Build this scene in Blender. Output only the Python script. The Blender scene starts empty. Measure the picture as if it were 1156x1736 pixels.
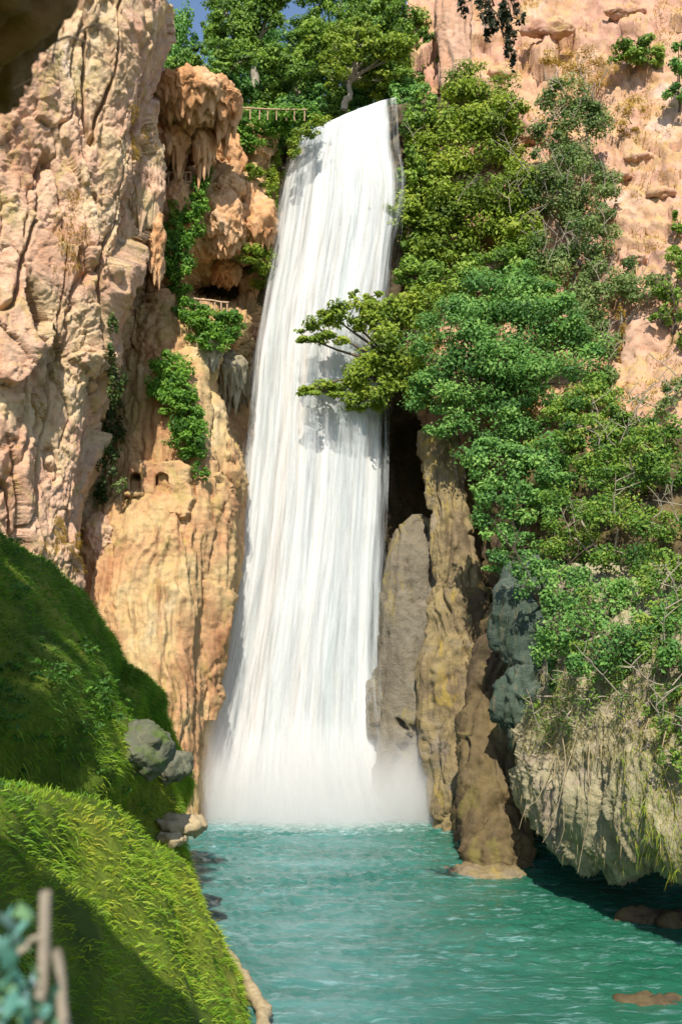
import bpy, math, random
import numpy as np
from mathutils import Vector

sc = bpy.context.scene
# ------------------------------------------------------------------ camera
F = 1750.0            # focal length in photograph pixels (photo is 1156 x 1736)
CX, HY, CAMZ = 578.0, 1080.0, 12.0
cam_d = bpy.data.cameras.new('camera')
cam = bpy.data.objects.new('camera', cam_d)
sc.collection.objects.link(cam)
cam.location = (0, 0, CAMZ)
cam.rotation_euler = (math.radians(90), 0, 0)
cam_d.sensor_fit = 'VERTICAL'
cam_d.sensor_height = 36.0
cam_d.sensor_width = 24.0
cam_d.lens = F / 1736 * 36.0
cam_d.shift_y = (HY - 868) / 1736
cam_d.clip_start = 0.1
cam_d.clip_end = 2000
cam_d.dof.use_dof = True
cam_d.dof.focus_distance = 60
cam_d.dof.aperture_fstop = 1.35
sc.camera = cam
# ------------------------------------------------------------------ sky, sun, exposure
SUN = Vector((-0.035, -0.69, 0.72)).normalized()      # direction towards the sun
w = bpy.data.worlds.new('World'); sc.world = w; w.use_nodes = True
nt = w.node_tree
sky = nt.nodes.new('ShaderNodeTexSky'); sky.sky_type = 'NISHITA'; sky.sun_disc = False
sky.sun_elevation = math.asin(SUN.z)
sky.sun_rotation = math.atan2(SUN.x, SUN.y)
sky.altitude = 700
nt.links.new(sky.outputs[0], nt.nodes['Background'].inputs[0])
nt.nodes['Background'].inputs[1].default_value = 0.13
sd = bpy.data.lights.new('sun', 'SUN'); sun = bpy.data.objects.new('sun', sd); sc.collection.objects.link(sun)
sd.energy = 4.6; sd.angle = math.radians(0.5); sd.color = (1.0, 0.93, 0.80)
sun.rotation_euler = (-SUN).to_track_quat('-Z', 'Y').to_euler()
sc.view_settings.view_transform = 'Standard'
sc.view_settings.look = 'None'
sc.view_settings.exposure = 0.48
sc.view_settings.gamma = 1.0
sc.render.engine = 'CYCLES'
sc.cycles.use_denoising = True
sc.cycles.max_bounces = 7
sc.cycles.transparent_max_bounces = 24
sc.cycles.diffuse_bounces = 3
sc.cycles.volume_bounces = 3
sc.cycles.volume_step_rate = 2.0

# ------------------------------------------------------------------ helpers
C = sc.collection
R_ = np.random.default_rng

def P(px, py, Y):
    return np.array(((px - CX) / F * Y, Y, CAMZ - (py - HY) / F * Y))

def tag(o, label=None, cat=None, group=None, kind=None):
    if label: o['label'] = label
    if cat: o['category'] = cat
    if group: o['group'] = group
    if kind: o['kind'] = kind
    return o

def link(name, me, mat=None, parent=None):
    o = bpy.data.objects.new(name, me); C.objects.link(o)
    if mat is not None: me.materials.append(mat)
    if parent is not None:
        o.parent = parent
        o.matrix_parent_inverse = parent.matrix_world.inverted() if parent.type != 'EMPTY' else \
            (__import__('mathutils').Matrix.Translation(parent.location)).inverted()
    return o

def empty(name, loc):
    o = bpy.data.objects.new(name, None); C.objects.link(o); o.location = Vector(loc); o.empty_display_size = .2
    return o

def mesh_np(name, V, Q, attrs=None, smooth=True):
    """V (n,3), Q (m,k) faces of equal size k"""
    V = np.ascontiguousarray(V, dtype=np.float32); Q = np.ascontiguousarray(Q, dtype=np.int32)
    me = bpy.data.meshes.new(name)
    k = Q.shape[1]
    me.vertices.add(len(V)); me.vertices.foreach_set('co', V.ravel())
    me.loops.add(Q.size); me.loops.foreach_set('vertex_index', Q.ravel())
    me.polygons.add(len(Q)); me.polygons.foreach_set('loop_start', np.arange(0, Q.size, k, dtype=np.int32))
    if smooth: me.polygons.foreach_set('use_smooth', np.ones(len(Q), dtype=bool))
    if attrs:
        for an, av in attrs.items():
            a = me.attributes.new(an, 'FLOAT', 'POINT'); a.data.foreach_set('value', np.ascontiguousarray(av, dtype=np.float32))
    me.update(calc_edges=True)
    return me

# ---- noise (numpy)
_g = R_(11).normal(size=(4096, 3)); _g /= np.linalg.norm(_g, axis=1)[:, None]
_u = R_(12).random((4096, 3))

def _hash(ix, iy, iz, seed):
    h = (ix * 73856093) ^ (iy * 19349663) ^ (iz * 83492791) ^ (seed * 2654435)
    h = (h ^ (h >> 13)) * 1274126177
    return ((h ^ (h >> 16)) & 4095)

def gn(p, seed=0):
    p = np.asarray(p, float)
    i = np.floor(p).astype(np.int64); f = p - i
    u = f * f * f * (f * (f * 6 - 15) + 10)
    out = 0
    for dx in (0, 1):
        wx = u[:, 0] if dx else 1 - u[:, 0]
        for dy in (0, 1):
            wy = u[:, 1] if dy else 1 - u[:, 1]
            for dz in (0, 1):
                wz = u[:, 2] if dz else 1 - u[:, 2]
                g = _g[_hash(i[:, 0] + dx, i[:, 1] + dy, i[:, 2] + dz, seed)]
                d = g[:, 0] * (f[:, 0] - dx) + g[:, 1] * (f[:, 1] - dy) + g[:, 2] * (f[:, 2] - dz)
                out = out + wx * wy * wz * d
    return out * 1.6

def fbm(p, octv=4, seed=0, gain=.5, ridged=False):
    a, s, tot = 1.0, 0.0, 0.0
    p = np.asarray(p, float)
    for o in range(octv):
        n = gn(p, seed + o * 7)
        if ridged: n = 1 - 2 * np.abs(n)
        s = s + a * n; tot += a; a *= gain; p = p * 2.03 + 1.7
    return s / tot

def worley(p, seed=0):
    p = np.asarray(p, float)
    i = np.floor(p).astype(np.int64); f = p - i
    d1 = np.full(len(p), 9.0); d2 = np.full(len(p), 9.0)
    for dx in (-1, 0, 1):
        for dy in (-1, 0, 1):
            for dz in (-1, 0, 1):
                r = _u[_hash(i[:, 0] + dx, i[:, 1] + dy, i[:, 2] + dz, seed)]
                d = np.sqrt((dx + r[:, 0] - f[:, 0]) ** 2 + (dy + r[:, 1] - f[:, 1]) ** 2 + (dz + r[:, 2] - f[:, 2]) ** 2)
                m = d < d1
                d2 = np.where(m, d1, np.minimum(d2, d)); d1 = np.where(m, d, d1)
    return d1, d2

def facet(p, seed=0, tilt=.8):
    """voronoi cells, each a flat tilted block face: fractured rock; returns offset in cell units and crease distance"""
    p = np.asarray(p, float)
    i = np.floor(p).astype(np.int64); f = p - i
    d1 = np.full(len(p), 9.0); d2 = np.full(len(p), 9.0); best = np.zeros(len(p), dtype=np.int64); vec = np.zeros_like(p)
    for dx in (-1, 0, 1):
        for dy in (-1, 0, 1):
            for dz in (-1, 0, 1):
                h = _hash(i[:, 0] + dx, i[:, 1] + dy, i[:, 2] + dz, seed)
                v = f - (_u[h] + np.array((dx, dy, dz)))
                d = np.sqrt((v * v).sum(1))
                m = d < d1
                d2 = np.where(m, d1, np.minimum(d2, d)); d1 = np.where(m, d, d1)
                best = np.where(m, h, best); vec = np.where(m[:, None], v, vec)
    g = _g[(best * 7 + 13) & 4095] * tilt
    return (vec * g).sum(1) + (_u[best, 0] - .5) * .55, d2 - d1

# ---- surfaces
def cr(a, n):
    """Catmull-Rom resample along axis 0 to n samples"""
    a = np.asarray(a, float); m = len(a)
    t = np.linspace(0, m - 1, n); i = np.clip(np.floor(t).astype(int), 0, m - 2); f = (t - i)
    f = f.reshape((-1,) + (1,) * (a.ndim - 1))
    p0 = a[np.clip(i - 1, 0, m - 1)]; p1 = a[i]; p2 = a[i + 1]; p3 = a[np.clip(i + 2, 0, m - 1)]
    return .5 * ((2 * p1) + (-p0 + p2) * f + (2 * p0 - 5 * p1 + 4 * p2 - p3) * f ** 2 + (-p0 + 3 * p1 - 3 * p2 + p3) * f ** 3)

def grid_faces(nr, nc, wrap=False):
    r = np.arange(nr - 1)[:, None]; c = np.arange(nc if wrap else nc - 1)[None, :]
    c2 = (c + 1) % nc
    a = r * nc + c; b = r * nc + c2; d = (r + 1) * nc + c; e = (r + 1) * nc + c2
    return np.stack([a, d, e, b], -1).reshape(-1, 4)

def grid_normals(G, wrap=False):
    if wrap:
        du = np.roll(G, -1, 1) - np.roll(G, 1, 1)
    else:
        du = np.gradient(G, axis=1)
    dv = np.gradient(G, axis=0)
    n = np.cross(dv, du)
    n /= np.linalg.norm(n, axis=2)[:, :, None] + 1e-9
    return n

def sheet(name, net, nr, nc, disp, mat, parent=None, attrs=None):
    """net rows top->bottom, columns left->right as seen from the camera, world points"""
    G = cr(net, nr); G = np.swapaxes(cr(np.swapaxes(G, 0, 1), nc), 0, 1)
    N = grid_normals(G)
    p = G.reshape(-1, 3); n = N.reshape(-1, 3)
    if disp is not None: p = p + n * disp(p, n)[:, None]
    me = mesh_np(name, p, grid_faces(nr, nc))
    return link(name, me, mat, parent), p.reshape(nr, nc, 3)

class Surf:
    """nearest depth of a built surface along the line of sight of a photo pixel, so that things can be set onto it"""
    def __init__(self, *Gs, cell=5):
        self.c = cell; self.d = {}
        for G in Gs:
            p = G.reshape(-1, 3); px = p[:, 0] / p[:, 1] * F + CX; py = HY - (p[:, 2] - CAMZ) / p[:, 1] * F
            for a, b, y in zip((px // cell).astype(int).tolist(), (py // cell).astype(int).tolist(), p[:, 1].tolist()):
                k = (a, b)
                if y < self.d.get(k, 1e9): self.d[k] = y
    def __call__(self, px, py, rad=0, default=None):
        a, b = int(px // self.c), int(py // self.c); r = max(1, int(rad // self.c)); best = None
        for i in range(a - r, a + r + 1):
            for j in range(b - r, b + r + 1):
                y = self.d.get((i, j))
                if y is not None and (best is None or y < best): best = y
        return default if best is None else best

def netpx(rows):
    return np.array([[P(*q) for q in r] for r in rows])

def loft(name, rows, nr, nc, disp, mat, parent=None, squash=.8, cap=True):
    """rows of (px, py, Y, radius in px): a closed column"""
    cs = cr(np.array([np.r_[P(a, b, Y), r / F * Y] for a, b, Y, r in rows]), nr)
    ang = np.linspace(0, 2 * math.pi, nc, endpoint=False)
    G = np.empty((nr, nc, 3))
    G[:, :, 0] = cs[:, None, 0] + cs[:, None, 3] * np.sin(ang)[None]
    G[:, :, 1] = cs[:, None, 1] - cs[:, None, 3] * squash * np.cos(ang)[None]
    G[:, :, 2] = cs[:, None, 2]
    N = grid_normals(G, True)
    out = G - cs[:, None, :3]
    s = np.sign((N * out).sum(2).mean()) or 1
    N = N * s
    p = G.reshape(-1, 3); n = N.reshape(-1, 3)
    if disp is not None: p = p + n * disp(p, n)[:, None]
    Q = grid_faces(nr, nc, True)
    if s < 0: Q = Q[:, ::-1]
    if cap:
        top = p[:nc].mean(0) + np.array((0, 0, cs[0, 3] * .15)); bot = p[-nc:].mean(0)
        p = np.vstack([p, top[None], bot[None]])
        k = len(p); j = np.arange(nc); j2 = (j + 1) % nc
        T = np.stack([j, j2, np.full(nc, k - 2), np.full(nc, k - 2)], 1)
        # triangles written as quads are not allowed: build them as their own list
        me = bpy.data.meshes.new(name)
        faces = Q.tolist() + [[a, b, k - 2] for a, b in zip(j.tolist(), j2.tolist())] + \
            [[b + (nr - 1) * nc, a + (nr - 1) * nc, k - 1] for a, b in zip(j.tolist(), j2.tolist())]
        me.from_pydata(p.tolist(), [], faces)
        me.polygons.foreach_set('use_smooth', np.ones(len(faces), dtype=bool))
        me.update()
    else:
        me = mesh_np(name, p, Q)
    return link(name, me, mat, parent), p

_ico = {}
def ico(sub):
    if sub not in _ico:
        import bmesh
        bm = bmesh.new(); bmesh.ops.create_icosphere(bm, subdivisions=sub, radius=1)
        V = np.array([v.co[:] for v in bm.verts]); T = np.array([[v.index for v in f.verts] for f in bm.faces])
        bm.free(); _ico[sub] = (V, T)
    return _ico[sub]

def lump(name, c, rad, seed, mat, sub=5, rough=.28, drip=0.0, cell=1.0, parent=None, rotz=0., tilt=0.):
    """irregular tufa mass: ellipsoid, cauliflower lobes, creases and hanging drips"""
    V, T = ico(sub)
    rad = np.array(rad, float)
    p = V * rad
    s = rad.mean()
    q = p + seed * 13.7
    n = V / rad; n /= np.linalg.norm(n, axis=1)[:, None]
    d = rough * s * fbm(q / s * .9, 4, seed)
    wq = q + .35 * cell * np.stack([gn(q / cell * .8 + 5, seed + k) for k in range(3)], 1)
    f1, f2 = worley(wq / cell, seed)
    d += .26 * cell * (.55 - f1)
    f1, f2 = worley(wq / cell * 2.7, seed + 3)
    d += .13 * cell * (.5 - f1)
    o_, e_ = facet(wq / cell * 1.3, seed + 11, 1.0); d += .22 * cell * o_ - .10 * cell * np.clip(1 - e_ / .12, 0, 1)
    d += .22 * cell * fbm(q / cell * .9, 5, seed + 5, .6, True) + .06 * cell * fbm(q / cell * 6, 3, seed + 6)
    p = p + n * d[:, None]
    if drip:
        low = np.clip(-V[:, 2] + .15, 0, 1) ** 1.2
        hx = np.c_[q[:, :2] * 2.1 / cell, np.full(len(q), seed)]
        k = np.clip(gn(hx, seed + 9) * 1.3 + .25, 0, 1.2)
        p[:, 2] -= drip * low * k
    if tilt:
        ca, sa = math.cos(tilt), math.sin(tilt)
        p[:, 0], p[:, 2] = p[:, 0] * ca + p[:, 2] * sa, -p[:, 0] * sa + p[:, 2] * ca
    if rotz:
        ca, sa = math.cos(rotz), math.sin(rotz)
        p[:, 0], p[:, 1] = p[:, 0] * ca - p[:, 1] * sa, p[:, 0] * sa + p[:, 1] * ca
    o = link(name, mesh_np(name, p + np.array(c), T), mat, parent)
    return o

def tubes(name, paths, mat, parent=None, sides=6):
    """paths: list of (points (n,3), radii (n,)); one mesh"""
    Vs, Fs, off = [], [], 0
    ang = np.linspace(0, 2 * math.pi, sides, endpoint=False)
    for pts, rad in paths:
        pts = np.asarray(pts, float); rad = np.asarray(rad, float)
        t = np.gradient(pts, axis=0); t /= np.linalg.norm(t, axis=1)[:, None] + 1e-9
        ref = np.array((.31, .87, .39)); a = np.cross(t, ref); a /= np.linalg.norm(a, axis=1)[:, None] + 1e-9
        b = np.cross(t, a)
        ring = pts[:, None] + rad[:, None, None] * (np.cos(ang)[None, :, None] * a[:, None] + np.sin(ang)[None, :, None] * b[:, None])
        Vs.append(ring.reshape(-1, 3)); Fs.append(grid_faces(len(pts), sides, True) + off); off += len(pts) * sides
    return link(name, mesh_np(name, np.vstack(Vs), np.vstack(Fs)), mat, parent)

def wobble(a, b, n, amp, rng, sag=0.0):
    k = max(3, n // 2 + 1)
    t = np.linspace(0, 1, k)[:, None]
    p = np.asarray(a) * (1 - t) + np.asarray(b) * t
    j = rng.normal(size=(k, 3)) * amp; j[0] = 0; j[-1] *= .3
    p = p + j; p[:, 2] += sag * (t * (1 - t) * 4)[:, 0]
    return cr(p, n)

def strands(name, P0, D, L, W, droop, mat, parent, seed, segs=4):
    """thin tapering blades: roots P0, start direction D, length L, width W; droop bends them down"""
    rng = R_(seed); n = len(P0)
    t = np.linspace(0, 1, segs + 1)
    D = D / (np.linalg.norm(D, axis=1)[:, None] + 1e-9)
    side = np.cross(D, rng.normal(size=(n, 3))); side /= np.linalg.norm(side, axis=1)[:, None] + 1e-9
    pts = P0[:, None] + D[:, None] * (L[:, None] * t[None])[:, :, None]
    pts[:, :, 2] -= (droop * L)[:, None] * t[None] ** 2
    wv = W[:, None] * (1 - t[None] ** 1.5 * .92)
    a = pts - side[:, None] * wv[:, :, None] * .5; b = pts + side[:, None] * wv[:, :, None] * .5
    V = np.stack([a, b], 2).reshape(-1, 3)
    base = (np.arange(n) * (segs + 1) * 2)[:, None]; s = np.arange(segs)[None] * 2
    Q = np.stack([base + s, base + s + 1, base + s + 3, base + s + 2], -1).reshape(-1, 4)
    var = np.repeat(np.clip(rng.normal(.5, .22, n), 0, 1), (segs + 1) * 2)
    return V, Q, var
# ---- materials
def new_mat(name):
    m = bpy.data.materials.new(name); m.use_nodes = True
    t = m.node_tree; b = t.nodes['Principled BSDF']
    return m, t, b

def nd(t, typ, **kw):
    n = t.nodes.new(typ)
    for k, v in kw.items():
        if k.startswith('i_'): n.inputs[k[2:].replace('_', ' ')].default_value = v
        else: setattr(n, k, v)
    return n

def noise(t, vec, scale, detail=6, rough=.55, dist=0.0):
    n = nd(t, 'ShaderNodeTexNoise'); n.inputs['Scale'].default_value = scale; n.inputs['Detail'].default_value = detail
    n.inputs['Roughness'].default_value = rough; n.inputs['Distortion'].default_value = dist
    t.links.new(vec, n.inputs['Vector']); return n.outputs['Fac']

def ramp(t, fac, stops):
    r = nd(t, 'ShaderNodeValToRGB'); e = r.color_ramp.elements
    while len(e) < len(stops): e.new(.5)
    for el, (p, c) in zip(e, stops):
        el.position = p; el.color = (*c, 1) if len(c) == 3 else c
    t.links.new(fac, r.inputs[0]); return r.outputs[0]

def mix(t, fac, a, b, mode='MIX'):
    m = nd(t, 'ShaderNodeMix', data_type='RGBA', blend_type=mode)
    for s, v in ((m.inputs[0], fac), (m.inputs[6], a), (m.inputs[7], b)):
        if isinstance(v, (int, float)): s.default_value = v
        elif isinstance(v, tuple): s.default_value = (*v, 1)
        else: t.links.new(v, s)
    return m.outputs[2]

def mapr(t, v, a, b, c=0., d=1.):
    m = nd(t, 'ShaderNodeMapRange'); m.inputs[1].default_value = a; m.inputs[2].default_value = b
    m.inputs[3].default_value = c; m.inputs[4].default_value = d
    t.links.new(v, m.inputs[0]); return m.outputs[0]

def math_(t, op, a, b=None):
    m = nd(t, 'ShaderNodeMath', operation=op)
    for s, v in zip(m.inputs, (a, b)):
        if v is None: continue
        if isinstance(v, (int, float)): s.default_value = v
        else: t.links.new(v, s)
    return m.outputs[0]

def mapping(t, vec, scale=(1, 1, 1), loc=(0, 0, 0)):
    m = nd(t, 'ShaderNodeMapping'); m.inputs['Scale'].default_value = scale; m.inputs['Location'].default_value = loc
    t.links.new(vec, m.inputs['Vector']); return m.outputs[0]

def rock_mat(name, cols, stain=(.16, .08, .04), stain_amt=.55, grass=(.30, .24, .05), grass_amt=.0, scale=.22, rough=.92, bump=.6,
             streak=(.9, .9, .12), patch=None, patch_amt=0.):
    m, t, b = new_mat(name)
    co = nd(t, 'ShaderNodeTexCoord').outputs['Object']
    n1 = noise(t, co, scale, 9, .62, .4)
    k = len(cols)
    col = ramp(t, n1, [(.30 + .40 * i / (k - 1), c) for i, c in enumerate(cols)])
    n2 = noise(t, mapping(t, co, streak), 1.0, 8, .65, .6)
    col = mix(t, mapr(t, n2, .52, .72, 0, stain_amt), col, stain)
    n3 = noise(t, co, 1.7, 9, .7)
    col = mix(t, 1.0, col, ramp(t, n3, [(.25, (.62, .60, .58)), (.5, (.98, .98, .98)), (.75, (1.16, 1.13, 1.08))]), 'MULTIPLY')
    if patch:
        n5 = noise(t, mapping(t, co, (1, 1, .55), (31, 7, 3)), .55, 8, .68, .8)
        col = mix(t, mapr(t, n5, .55, .62, 0, patch_amt), col, patch)
    if grass_amt:
        g = nd(t, 'ShaderNodeNewGeometry')
        sep = nd(t, 'ShaderNodeSeparateXYZ'); t.links.new(g.outputs['Normal'], sep.inputs[0])
        n4 = noise(t, co, .8, 7, .7)
        f = math_(t, 'MULTIPLY', mapr(t, sep.outputs[2], .25, .7), mapr(t, n4, .42, .58, 0, grass_amt))
        col = mix(t, f, col, grass)
    t.links.new(col, b.inputs['Base Color'])
    b.inputs['Roughness'].default_value = rough
    b.inputs['Specular IOR Level'].default_value = .25
    h = math_(t, 'ADD', noise(t, co, 2.6, 12, .68), math_(t, 'MULTIPLY', noise(t, co, 11, 8, .7), .4))
    bp = nd(t, 'ShaderNodeBump'); bp.inputs['Strength'].default_value = bump; bp.inputs['Distance'].default_value = .22
    t.links.new(h, bp.inputs['Height']); t.links.new(bp.outputs[0], b.inputs['Normal'])
    return m

def leaf_mat(name, cols, transl=.35, rough=.55):
    m, t, b = new_mat(name)
    a = nd(t, 'ShaderNodeAttribute', attribute_name='var')
    k = len(cols)
    col = ramp(t, a.outputs['Fac'], [(i / (k - 1), c) for i, c in enumerate(cols)])
    t.links.new(col, b.inputs['Base Color']); b.inputs['Roughness'].default_value = rough
    b.inputs['Specular IOR Level'].default_value = .3
    tr = nd(t, 'ShaderNodeBsdfTranslucent'); t.links.new(mix(t, 1., col, (1.0, 1.15, .55), 'MULTIPLY'), tr.inputs[0])
    ms = nd(t, 'ShaderNodeMixShader'); ms.inputs[0].default_value = transl
    t.links.new(b.outputs[0], ms.inputs[1]); t.links.new(tr.outputs[0], ms.inputs[2])
    t.links.new(ms.outputs[0], t.nodes['Material Output'].inputs[0])
    return m

def plain_mat(name, c1, c2, scale=3., rough=.8, bump=.4, stretch=(1, 1, 1)):
    m, t, b = new_mat(name)
    co = mapping(t, nd(t, 'ShaderNodeTexCoord').outputs['Object'], stretch)
    n = noise(t, co, scale, 8, .65)
    t.links.new(ramp(t, n, [(.3, c1), (.7, c2)]), b.inputs['Base Color']); b.inputs['Roughness'].default_value = rough
    bp = nd(t, 'ShaderNodeBump'); bp.inputs['Strength'].default_value = bump; bp.inputs['Distance'].default_value = .05
    t.links.new(n, bp.inputs['Height']); t.links.new(bp.outputs[0], b.inputs['Normal'])
    return m

M = {}
M['cliff'] = rock_mat('pink_cliff_rock', [(.53, .27, .165), (.67, .39, .255), (.72, .47, .33), (.68, .50, .30), (.80, .63, .50)],
                      stain=(.44, .19, .09), stain_amt=.42, grass=(.30, .24, .05), grass_amt=.55, patch=(.50, .39, .13), patch_amt=.5, bump=.9)
M['tufa'] = rock_mat('tufa_rock', [(.47, .22, .10), (.61, .33, .16), (.67, .41, .23), (.71, .52, .36)], stain=(.38, .16, .06), stain_amt=.45,
                     grass=(.32, .24, .05), grass_amt=.7, scale=.35)
M['drape'] = rock_mat('draped_tufa', [(.38, .18, .09), (.53, .31, .16), (.56, .40, .20), (.62, .49, .31)], stain=(.30, .115, .05), stain_amt=.8,
                      grass=(.30, .26, .06), grass_amt=.5, patch=(.30, .25, .06), patch_amt=.4, streak=(1.6, 1.6, .10))
M['hill'] = rock_mat('dry_hillside', [(.40, .20, .135), (.54, .32, .24), (.54, .34, .22), (.64, .47, .40)], stain=(.42, .22, .06), stain_amt=.8,
                     grass=(.45, .33, .10), grass_amt=.6, streak=(.6, .6, .4), patch=(.45, .34, .12), patch_amt=.45)
M['pinkcol'] = rock_mat('pink_pillar_rock', [(.46, .25, .15), (.54, .34, .24), (.60, .44, .34)], stain=(.42, .20, .08), stain_amt=.5)
M['wet'] = rock_mat('wet_rock', [(.07, .055, .03), (.12, .09, .05), (.17, .12, .06)], stain=(.04, .06, .02), stain_amt=.7, rough=.6)
M['column'] = rock_mat('ochre_column_rock', [(.12, .085, .05), (.22, .165, .095), (.30, .23, .11), (.27, .22, .16), (.37, .31, .23)], stain=(.07, .05, .03), stain_amt=.85,
                       patch=(.36, .26, .06), patch_amt=.8, rough=.75, streak=(1.4, 1.4, .09), bump=.9)
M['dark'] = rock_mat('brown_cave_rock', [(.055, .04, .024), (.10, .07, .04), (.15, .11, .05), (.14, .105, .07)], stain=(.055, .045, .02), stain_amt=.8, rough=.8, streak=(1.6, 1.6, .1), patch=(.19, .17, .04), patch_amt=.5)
M['grey'] = rock_mat('grey_slab_rock', [(.14, .12, .085), (.21, .18, .13), (.27, .24, .18)], stain=(.12, .09, .05), stain_amt=.7, rough=.6, patch=(.30, .24, .08), patch_amt=.6, bump=1., streak=(1.2, 1.2, .12))
M['straw'] = rock_mat('straw_travertine', [(.26, .22, .13), (.40, .35, .21), (.46, .41, .26), (.42, .33, .25), (.56, .51, .36)], stain=(.17, .16, .07), stain_amt=.75, patch=(.34, .34, .11), patch_amt=.6,
                      streak=(3.2, 3.2, .12), bump=1.)
M['teal'] = rock_mat('teal_moss_rock', [(.04, .055, .035), (.055, .085, .06), (.09, .125, .10), (.15, .13, .09)], stain=(.21, .17, .10), stain_amt=.85, streak=(3, 3, .15), bump=.9)
M['boulder'] = rock_mat('grey_lichen_boulder', [(.07, .08, .045), (.13, .135, .09), (.20, .195, .14)], stain=(.07, .11, .025), stain_amt=.85, patch=(.10, .15, .03), patch_amt=.85)
M['tufagrey'] = rock_mat('grey_tufa', [(.20, .16, .11), (.31, .27, .18), (.40, .35, .26), (.48, .42, .33)], stain=(.20, .20, .08), stain_amt=.6, patch=(.26, .25, .09), patch_amt=.5, streak=(1.6, 1.6, .2))
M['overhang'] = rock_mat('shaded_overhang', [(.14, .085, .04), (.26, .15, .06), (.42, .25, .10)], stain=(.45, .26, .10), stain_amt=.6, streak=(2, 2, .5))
M['soil'] = rock_mat('bank_soil', [(.05, .045, .02), (.08, .075, .025), (.07, .10, .02)], stain=(.04, .03, .02), stain_amt=.6)
M['moss'] = rock_mat('mossy_turf', [(.04, .08, .012), (.10, .16, .016), (.19, .25, .025), (.26, .26, .04)], stain=(.03, .045, .012), stain_amt=.5, streak=(1, 1, .5), bump=1.)
M['bark'] = plain_mat('pale_bark', (.22, .18, .13), (.40, .35, .27), 6, .9, .5, (1, 1, .3))
M['darkbark'] = plain_mat('dark_bark', (.07, .05, .035), (.14, .10, .07), 6, .9, .5, (1, 1, .3))
M['wood'] = plain_mat('weathered_rail_wood', (.34, .20, .12), (.52, .36, .24), 8, .8, .3)
M['root'] = plain_mat('dry_root', (.30, .22, .12), (.45, .36, .22), 5, .9, .4)
M['stem'] = plain_mat('blurred_stem_bark', (.26, .22, .17), (.40, .33, .25), 14, .85, .3)

M['lf_top'] = leaf_mat('plane_tree_leaf', [(0.059, 0.118, 0.021), (0.13, 0.236, 0.033), (0.224, 0.354, 0.047), (0.33, 0.448, 0.083)])
M['lf_yel'] = leaf_mat('yellow_green_leaf', [(0.084, 0.143, 0.017), (0.168, 0.252, 0.024), (0.269, 0.353, 0.034), (0.386, 0.437, 0.05)])
M['lf_blue'] = leaf_mat('bluish_green_leaf', [(0.055, 0.14, 0.037), (0.104, 0.244, 0.055), (0.183, 0.366, 0.079), (0.317, 0.488, 0.122)])
M['lf_grey'] = leaf_mat('grey_green_leaf', [(.07, .13, .04), (.13, .20, .06), (.20, .28, .08), (.29, .36, .13)])
M['lf_low'] = leaf_mat('shrub_leaf', [(0.033, 0.099, 0.017), (0.099, 0.209, 0.028), (0.198, 0.319, 0.039), (0.352, 0.418, 0.077)])
M['lf_ivy'] = leaf_mat('ivy_leaf', [(0.048, 0.129, 0.02), (0.097, 0.225, 0.024), (0.161, 0.322, 0.032), (0.241, 0.419, 0.064)])
M['lf_gully_shade'] = leaf_mat('gully_shade_ivy_leaf', [(.02, .04, .008), (.04, .075, .012), (.07, .11, .02), (.11, .14, .03)], .2)  # darker copy of the ivy leaf: gully shade put into the colour
M['lf_branch_shade'] = leaf_mat('branch_shade_leaf', [(.012, .02, .008), (.025, .035, .012), (.06, .05, .02)], .15)  # shade on the hanging branch, put into the leaf colour
M['lf_dry'] = leaf_mat('dry_yellow_leaf', [(.26, .15, .02), (.40, .25, .03), (.50, .34, .05)])
M['lf_fore'] = leaf_mat('foreground_bluish_leaf', [(.06, .20, .16), (.14, .34, .28), (.22, .36, .36), (.16, .30, .10)], .3)
M['grass'] = leaf_mat('bank_grass_blade', [(.07, .17, .014), (.15, .31, .02), (.28, .42, .03), (.44, .46, .045), (.48, .40, .08)], .4)
M['mossblade'] = leaf_mat('teal_moss_strand', [(.035, .055, .03), (.05, .085, .05), (.08, .11, .07), (.20, .17, .10)], .3)
M['strawblade'] = leaf_mat('straw_strand', [(.20, .15, .06), (.30, .25, .10), (.36, .33, .14), (.26, .29, .09)], .3)

# ================================================================== the setting
def rock_disp(big=1.0, chunk=1.0, fine=1.0, fiss=1.0, seed=0, vert=1.0):
    def f(p, n):
        q = p * np.array((1, 1, 1 / vert))
        w1 = np.stack([fbm(q * .5, 3, seed + k * 5) for k in range(3)], 1)
        wq = q + .8 * w1
        d = big * 1.6 * fbm(q * .12, 4, seed + 1)
        o, e = facet(wq * .27, seed + 2); d += chunk * 1.25 * o - chunk * .35 * np.clip(1 - e / .10, 0, 1)
        o, e = facet(wq * .75 + .3 * w1, seed + 3, 1.0); d += chunk * .55 * o - chunk * .16 * np.clip(1 - e / .12, 0, 1)
        o, e = facet(wq * 2.0 + .5 * w1, seed + 4, 1.1); d += fine * .24 * o
        v = gn(wq * np.array((.5, .5, .10)) + 9, seed + 5)
        d -= fiss * 1.0 * np.clip(1 - np.abs(v) / .09, 0, 1) ** 1.5
        d += fine * .34 * fbm(wq * .8, 6, seed + 6, .6, True)
        d += fine * .09 * fbm(q * 4, 3, seed + 7, .65)
        return d
    return f

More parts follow.
